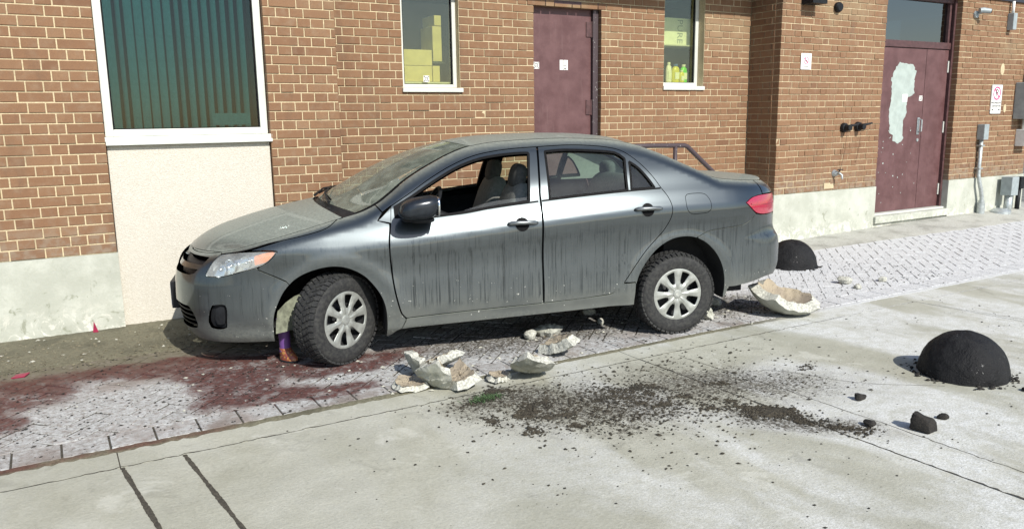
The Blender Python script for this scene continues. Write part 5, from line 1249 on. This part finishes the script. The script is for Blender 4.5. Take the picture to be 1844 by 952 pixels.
def frag(loc, R, th, ang, dirv, spin, lb, seed, oblate=1., rag=.18, name='planter_shard', zoff=0, keep=None, fall=None):
    """shard of a bowl: cap of half-angle ang round direction dirv, ragged rim. keep(phi) scales the reach by direction"""
    rs = np.random.default_rng(seed); nr, na = 9, 60; D = Vector(dirv).normalized(); q0 = D.to_track_quat('Z', 'Y').to_matrix() @ Matrix.Rotation(spin, 3, 'Z')
    ph = rs.random(6)*6.28; vo, vi = [], []
    reach = []
    nv = 6 if name != 'broken_bowl' else 11
    pa = (np.arange(nv)+.55*(rs.random(nv)-.5))*2*math.pi/nv; pr_ = 1+rag*1.6*(rs.random(nv)-.5)*2*.6; pp = np.stack([pr_*np.cos(pa), pr_*np.sin(pa)], 1)
    for k in range(na):
        t = 2*math.pi*k/na; e_ = .6
        for i in range(nv):
            p0_, p1_ = pp[i], pp[(i+1) % nv]; dx, dy = p1_-p0_; den = math.cos(t)*dy-math.sin(t)*dx
            if abs(den) < 1e-9: continue
            rr_ = (p0_[0]*dy-p0_[1]*dx)/den; uu = (p0_[0]*math.sin(t)-p0_[1]*math.cos(t))/den
            if rr_ > 0 and -1e-6 <= uu <= 1+1e-6: e_ = rr_; break
        e_ *= 1+.02*math.sin(9*t+ph[3])+.012*math.sin(17*t+ph[4])+.008*rs.standard_normal()
        if keep: e_ *= keep(t)
        reach.append(ang*e_)
    for i in range(nr+1):
        for k in range(na):
            t = 2*math.pi*k/na; a = reach[k]*i/nr; d = Vector((math.sin(a)*math.cos(t)*oblate, math.sin(a)*math.sin(t), math.cos(a)))
            jt = .0022*rs.standard_normal()+.005*math.sin(11*d.x*2+ph[0])*math.sin(9*d.y*2+ph[1])
            a2 = a-((.05+.03*math.sin(7*t+ph[5])+.006*rs.standard_normal()) if i == nr else 0); d2 = Vector((math.sin(a2)*math.cos(t)*oblate, math.sin(a2)*math.sin(t), math.cos(a2)))
            vo.append(q0 @ (d*(R+jt))); vi.append(q0 @ (d2*(R-th+jt)))
    v = vo+vi; n = len(vo); f = []; mi = []
    for i in range(nr):
        for k in range(na):
            a, b, c, d = i*na+k, (i+1)*na+k, (i+1)*na+(k+1) % na, i*na+(k+1) % na
            f.append((a, b, c, d)); mi.append(0); f.append((n+d, n+c, n+b, n+a)); mi.append(1)
    for k in range(na): a, b = nr*na+k, nr*na+(k+1) % na; f.append((a, n+a, n+b, b)); mi.append(2)
    zmin = min(p.z for p in v); cx = sum(p.x for p in v)/len(v); cy = sum(p.y for p in v)/len(v); v = [(p.x-cx, p.y-cy, p.z-zmin) for p in v]
    o = mk(name, v, f, [M['planter'], M['planter_in'], M['planter_br']]); o.data.polygons.foreach_set('material_index', mi); autosm(o, 38); o.location = (loc[0], loc[1], zoff-.004)
    tag(o, lb, 'bowl' if name == 'broken_bowl' else 'shard', None if name == 'broken_bowl' else 'concrete planter shards'); return o
frag((5.36, 4.56), .40, .085, .90, (-.06, .24, -.95), .3, 'largest broken concrete planter bowl lying open behind the rear wheel', 11, 1, .2, 'broken_bowl', 0, lambda t: 1.0-.15*max(0, math.cos(t-2.2)))
frag((1.985, 4.68), .38, .06, .34, (-.80, .05, -.38), .4, 'upright curved concrete shard at the back left of the broken planter', 21, 1., .3)
frag((2.19, 4.68), .38, .06, .36, (.20, -.40, -.9), 1.0, 'pale concrete shard lying behind the pointed shard on the left', 22, 1.25, .3)
frag((1.97, 4.36), .38, .06, .40, (-.62, -.35, -.55), 2.2, 'pointed folded concrete shard nearest the camera on the left', 23, 1., .35)
frag((2.16, 4.37), .38, .055, .40, (.30, .0, -1), .4, 'flat curved concrete shard right of the pointed shard', 24, 1.2, .3)
frag((1.88, 4.50), .5, .035, .25, (.0, .05, -1), .0, 'thin flat concrete slab piece under the left shards', 25, 1.2, .3)
frag((2.60, 4.24), .38, .06, .43, (-.25, -.30, -.85), 1.4, 'angular pale concrete shard in front of the middle of the car', 26, 1.35, .35)
frag((2.42, 4.33), .5, .035, .15, (-.1, .05, -1), .2, 'low concrete shard left of the angular pale shard', 29, 1.3, .3)
frag((2.75, 4.47), .30, .05, .19, (.2, -.3, -.9), .7, 'small rounded concrete shard between two larger shards', 27, 1., .25)
frag((3.07, 4.58), .36, .07, .40, (.30, -.25, -.9), 2.4, 'rounded concrete shard lying furthest right near the sill', 28, 1.3, .25)
frag((3.28, 5.06), .30, .05, .38, (.0, -.1, 1), .3, 'oval concrete shard with its hollow side down near the car', 31, 1.3, .16)
frag((4.66, 4.74), .22, .06, .34, (.3, -.7, .5), .3, 'concrete shard wedged behind the rear tyre', 32, 1, .25)
M['spill'] = dirt_mat('spilled_soil', (.020, .017, .011), (.068, .056, .037))
def lump(r, sz, seed):
    rs = np.random.default_rng(seed); a = MB(); a.sq((0, 0, 0), (1, 1, 1), 2.3, 9); ph = rs.random(9)*6.28; V = []
    pl = [(Vector(rs.standard_normal(3)).normalized(), .62+.3*rs.random()) for _ in range(7)]
    for q in a.v:
        q = Vector(q)
        for n_, d_ in pl:
            e_ = q.dot(n_)-d_
            if e_ > 0: q = q-n_*e_*.85
        q *= 1+.07*math.sin(5*q.x+ph[0])+.06*math.sin(7*q.y+ph[1])+.05*math.sin(9*q.z+ph[2])
        V.append((q.x*r*sz[0], q.y*r*sz[1], q.z*r*sz[2]))
    zm = min(q[2] for q in V); cs, sn = math.cos(seed*1.3), math.sin(seed*1.3); a.v = [(x*cs-y*sn, x*sn+y*cs, z-zm*.9) for x, y, z in V]; return a
def rock(loc, r, lb, seed, mat='planter_br', name='concrete_chunk', cat='rubble', grp='concrete rubble', sz=(1.2, .9, .65)):
    a = lump(r, sz, seed); o = a.build(name, M[mat], None, True); autosm(o, 50); o.location = (loc[0], loc[1], 0); tag(o, lb, cat, grp)
rock((3.10, 5.02), .058, 'small round concrete chunk beside the oval shard', 3)
rock((6.80, 5.02), .065, 'concrete chunk lying on the white pavers behind the car', 4); rock((7.20, 4.88), .042, 'smaller pale concrete chunk further right on the white pavers', 5); rock((6.70, 4.80), .04, 'flat concrete chunk nearest the kerb on the white pavers', 6)
rock((3.93, 5.40), .05, 'pale concrete chunk in the shade under the car sill', 7); rock((3.82, 5.10), .05, 'long concrete chunk at the edge of the car shadow', 8, sz=(1.6, .6, .5))
rock((5.05, 5.05), .06, 'concrete chunk between the rear wheel and the broken bowl', 9)
for i, (x, y, r, lb) in enumerate(((3.92, 2.36, .066, 'biggest black soil clod on the concrete left of the dome'), (4.05, 2.84, .036, 'flat black soil clod left of the large dome'), (3.74, 2.55, .034, 'small black soil clod by the slab joint'), (5.50, 2.98, .035, 'small soil clod behind the large dome'), (5.02, 2.40, .024, 'small soil clod in front of the large dome'), (4.17, 2.40, .03, 'soil clod right of the biggest clod'))):
    rock((x, y), r, lb, 40+i, 'soil', 'soil_clod', 'clod', 'black soil clods', (1.1, .8, .6) if i else (1.1, .8, .8))
# loose soil, crumbs, gravel
M['chip'] = simple('concrete_chip', (.40, .39, .33), .95, 0, .3, 40)
def crumbs(name, pts, sizes, mat, lb, cat, seed=1, flat=.6):
    rs = np.random.default_rng(seed); n = len(pts); base = np.array([(1,0,0),(0,1,0),(-1,0,0),(0,-1,0),(0,0,1),(0,0,-.5)], float); F = np.array([(0,1,4),(1,2,4),(2,3,4),(3,0,4),(1,0,5),(2,1,5),(3,2,5),(0,3,5)])
    V = base[None]*(.6+.8*rs.random((n, 6, 1))); a = rs.random(n)*6.283; ca, sa = np.cos(a)[:, None], np.sin(a)[:, None]; V[:, :, 0] *= 1.4
    X = V[:, :, 0]*ca-V[:, :, 1]*sa; Y = V[:, :, 0]*sa+V[:, :, 1]*ca; s_ = np.array(sizes)[:, None]
    W = np.stack([X*s_+pts[:, 0:1], Y*s_+pts[:, 1:2], V[:, :, 2]*s_*flat+pts[:, 2:3]+s_*.25], -1).reshape(-1, 3); Ff = (F[None]+6*np.arange(n)[:, None, None]).reshape(-1, 3)
    o = mk(name, W, Ff, mat); tag(o, lb, cat, kind='stuff'); return o
rs = np.random.default_rng(12)
def cloud(n, cs):
    out = []
    wts = np.array([c[0] for c in cs], float); wts /= wts.sum(); ks = rs.choice(len(cs), n, p=wts)
    for k in ks:
        _, x, y, sx, sy, r = cs[k]; a, b = rs.standard_normal()*sx, rs.standard_normal()*sy; out.append((x+a*math.cos(r)-b*math.sin(r), y+a*math.sin(r)+b*math.cos(r)))
    return np.array(out)
soil_c = [(3, 2.35, 3.72, .22, .16, -.3), (3, 2.85, 3.68, .25, .14, -.2), (2.2, 2.6, 3.35, .26, .12, -.5), (2.0, 3.15, 3.30, .22, .14, -.6), (2.0, 3.45, 2.98, .12, .045, -.85), (.7, 3.55, 2.70, .14, .05, -1.0), (1.2, 2.2, 4.05, .2, .08, 0), (1.5, 3.7, 3.55, .45, .2, -.5), (.9, 3.2, 4.0, .5, .15, 0), (1.0, 3.0, 3.1, .6, .35, 0)]
# dense centres of the fallen heap
heap = []
for k in range(46):
    c = soil_c[int(rs.choice(9, p=np.array([3, 3, 2.2, 2, 3.4, 1.5, 1, .8, .3])/17.2))]; a, b = rs.standard_normal()*c[3]*.8, rs.standard_normal()*c[4]*.8; heap.append((1, c[1]+a*math.cos(c[5])-b*math.sin(c[5]), c[2]+a*math.sin(c[5])+b*math.cos(c[5]), .022+.03*rs.random(), .014+.012*rs.random(), rs.random()*3))
p1 = np.vstack([cloud(5200, soil_c), cloud(5200, heap)]); s1 = .0018+.0085*rs.random(len(p1))**2.6; s1[rs.random(len(p1)) < .02] *= 2.0
crumbs('spilled_soil', np.hstack([p1, np.full((len(p1), 1), .002)]), s1, M['spill'], 'dark soil spilled over the concrete in front of the car', 'soil', 1)
hv_ = MB()
for k, h in enumerate(heap):
    if k % 4 == 0: hv_.sq((h[1], h[2], .0), (h[3]*.8, h[4]*.8, .009), 2.0, 8, None, .7, k)
hv_.sq((3.47, 2.97, 0), (.10, .045, .016), 2.2, 8, None, .5, 99)
tag(hv_.build('soil_heap', M['spill']), 'small dark heaps within the spilled soil', 'soil', kind='stuff')
p2 = np.stack([-.8+9*rs.random(5200)**1.1, 4.4+2.0*rs.random(5200)], 1); p2 = np.vstack([p2, cloud(1500, [(1, 3.3, 5.0, .8, .25, 0), (1, 5.1, 4.95, .35, .2, 0), (.8, 1.2, 5.1, .7, .3, 0)])]); p2 = p2[p2[:, 1] > 4.45]
crumbs('dark_debris', np.hstack([p2, np.full((len(p2), 1), .003)]), .002+.008*rs.random(len(p2))**3, M['soil'], 'dark crumbs scattered over the paver path', 'debris', 2)
p3 = np.stack([1.0+6*rs.random(1300), .5+3.8*rs.random(1300)], 1); crumbs('fine_crumbs', np.hstack([p3, np.full((len(p3), 1), .001)]), .0015+.007*rs.random(len(p3))**4, M['soil'], 'sparse dark crumbs scattered over the concrete', 'debris', 3)
p4 = np.vstack([np.stack([-1+4*rs.random(360), 6.3+.85*rs.random(360)], 1), cloud(700, [(1, 3.2, 4.95, .7, .2, 0), (1, 5.0, 4.95, .4, .25, 0), (.5, 2.4, 4.5, .5, .15, 0), (.5, 1.0, 5.3, .8, .3, 0)])])
crumbs('pale_chips', np.hstack([p4, np.where(p4[:, 1:2] > 6.2, .008, .003)]), .002+.014*rs.random(len(p4))**4, M['chip'], 'pale concrete chips scattered along the wall and around the shards', 'chips', 4, .5)
M['grit'] = simple('brown_grit', (.13, .115, .075), .95, 0, .5, 60)
p5 = np.stack([-1.2+4.5*rs.random(4200), 6.15+1.0*rs.random(4200)], 1); crumbs('wall_grit', np.hstack([p5, np.full((len(p5), 1), .008)]), .003+.010*rs.random(len(p5))**3, M['grit'], 'brown grit lying along the foot of the left wall', 'grit', 6, .6)
M['moss'] = simple('green_plant', (.045, .085, .03), .8, 0, .4, 40)
a = MB(); r5 = np.random.default_rng(8)
for k in range(240):
    x, y = r5.standard_normal()*.05, r5.standard_normal()*.022; h = .010+.022*r5.random(); dx, dy = r5.standard_normal()*.012, r5.standard_normal()*.012; w_ = .004; an = r5.random()*3.14
    a.add([(x-w_*math.cos(an), y-w_*math.sin(an), 0), (x+w_*math.cos(an), y+w_*math.sin(an), 0), (x+dx+w_*.6, y+dy, h*.7), (x+dx*1.6, y+dy*1.6, h)], [(0, 1, 2), (0, 2, 3)])
o = a.build('plant_tuft', M['moss']); o.location = (2.17, 4.05, .002); tag(o, 'small green tuft of plant lying beside the shards', 'plant')
# red shards of plastic near the wall
M['redp'] = simple('red_plastic', (.26, .012, .05), .3, 0, .15, 30)
a = MB(); a.add([(-.02, 0, 0), (.025, .0, 0), (-.005, .006, .10), (-.02, .008, .0), (.025, .008, 0), (-.005, .012, .10)], [(0, 1, 2), (5, 4, 3), (0, 3, 4, 1), (1, 4, 5, 2), (2, 5, 3, 0)]); o = a.build('red_shard', M['redp']); o.location = (.222, 7.115, .004); tag(o, 'pointed red plastic shard standing against the concrete base', 'shard')
a = MB(); a.add([(-.05, -.02, .0), (.03, -.035, .004), (.06, .02, .012), (-.02, .03, .006), (-.05, -.02, .006), (.03, -.035, .010), (.06, .02, .018), (-.02, .03, .012)], [(3, 2, 1, 0), (4, 5, 6, 7), (0, 1, 5, 4), (1, 2, 6, 5), (2, 3, 7, 6), (3, 0, 4, 7)]); o = a.build('red_shard', M['redp']); o.location = (-.29, 6.13, .004); tag(o, 'flat red plastic shard lying at the far left', 'shard')
# boot
M['purple'] = simple('purple_rubber', (.13, .055, .22), .5, 0, .12, 14)
def flower_mat():
    t = NT('patterned_rubber'); v = t.n('ShaderNodeTexVoronoi'); t.l(t.obj(), v.inputs[0]); v.inputs['Scale'].default_value = 55; n = t.noise(t.obj(), 40, 3)
    c = t.mix(t.ramp(v.outputs['Distance'], .25, .45), (.40, .22, .06), (.24, .065, .04)); c = t.mix(t.ramp(n, .58, .64), c, (.10, .03, .08)); return t.set(c, .4)
M['flower'] = flower_mat()
bt = empty('rubber_boot', (1.345, 5.515, .0), R_(-60)); tag(bt, 'purple rubber boot with orange patterned foot standing by the front tyre', 'boot')
def loft(mb, secs, n=20):
    v = []
    for (c, rx, ry) in secs: v += [(c[0]+rx*math.cos(2*math.pi*k/n), c[1]+ry*math.sin(2*math.pi*k/n), c[2]) for k in range(n)]
    f = [(i*n+k, i*n+(k+1) % n, (i+1)*n+(k+1) % n, (i+1)*n+k) for i in range(len(secs)-1) for k in range(n)]; mb.add(v, f)
a = MB(); loft(a, [((0, 0, .075), .043, .040), ((0, 0, .11), .040, .037), ((.0, 0, .16), .041, .038), ((-.003, 0, .23), .045, .042), ((-.005, 0, .30), .048, .045), ((-.005, 0, .31), .049, .046), ((-.005, 0, .31), .044, .041), ((0, 0, .12), .036, .033)]); a.build('shaft', M['purple'], bt, True)
a = MB(); loft(a, [((.030, 0, .014), .080, .040), ((.030, 0, .035), .079, .041), ((.024, 0, .055), .068, .040), ((.008, 0, .080), .050, .040), ((.0, 0, .100), .042, .039), ((0, 0, .105), .035, .03)]); a.build('foot', M['flower'], bt, True)
a = MB(); loft(a, [((.030, 0, 0.0), .078, .038), ((.030, 0, .004), .084, .043), ((.030, 0, .016), .085, .044), ((.030, 0, .018), .07, .03)]); a.add([(.03+.078*math.cos(k*.314), .038*math.sin(k*.314), 0) for k in range(20)], [tuple(range(19, -1, -1))]); a.build('sole', M['black'], bt, True)
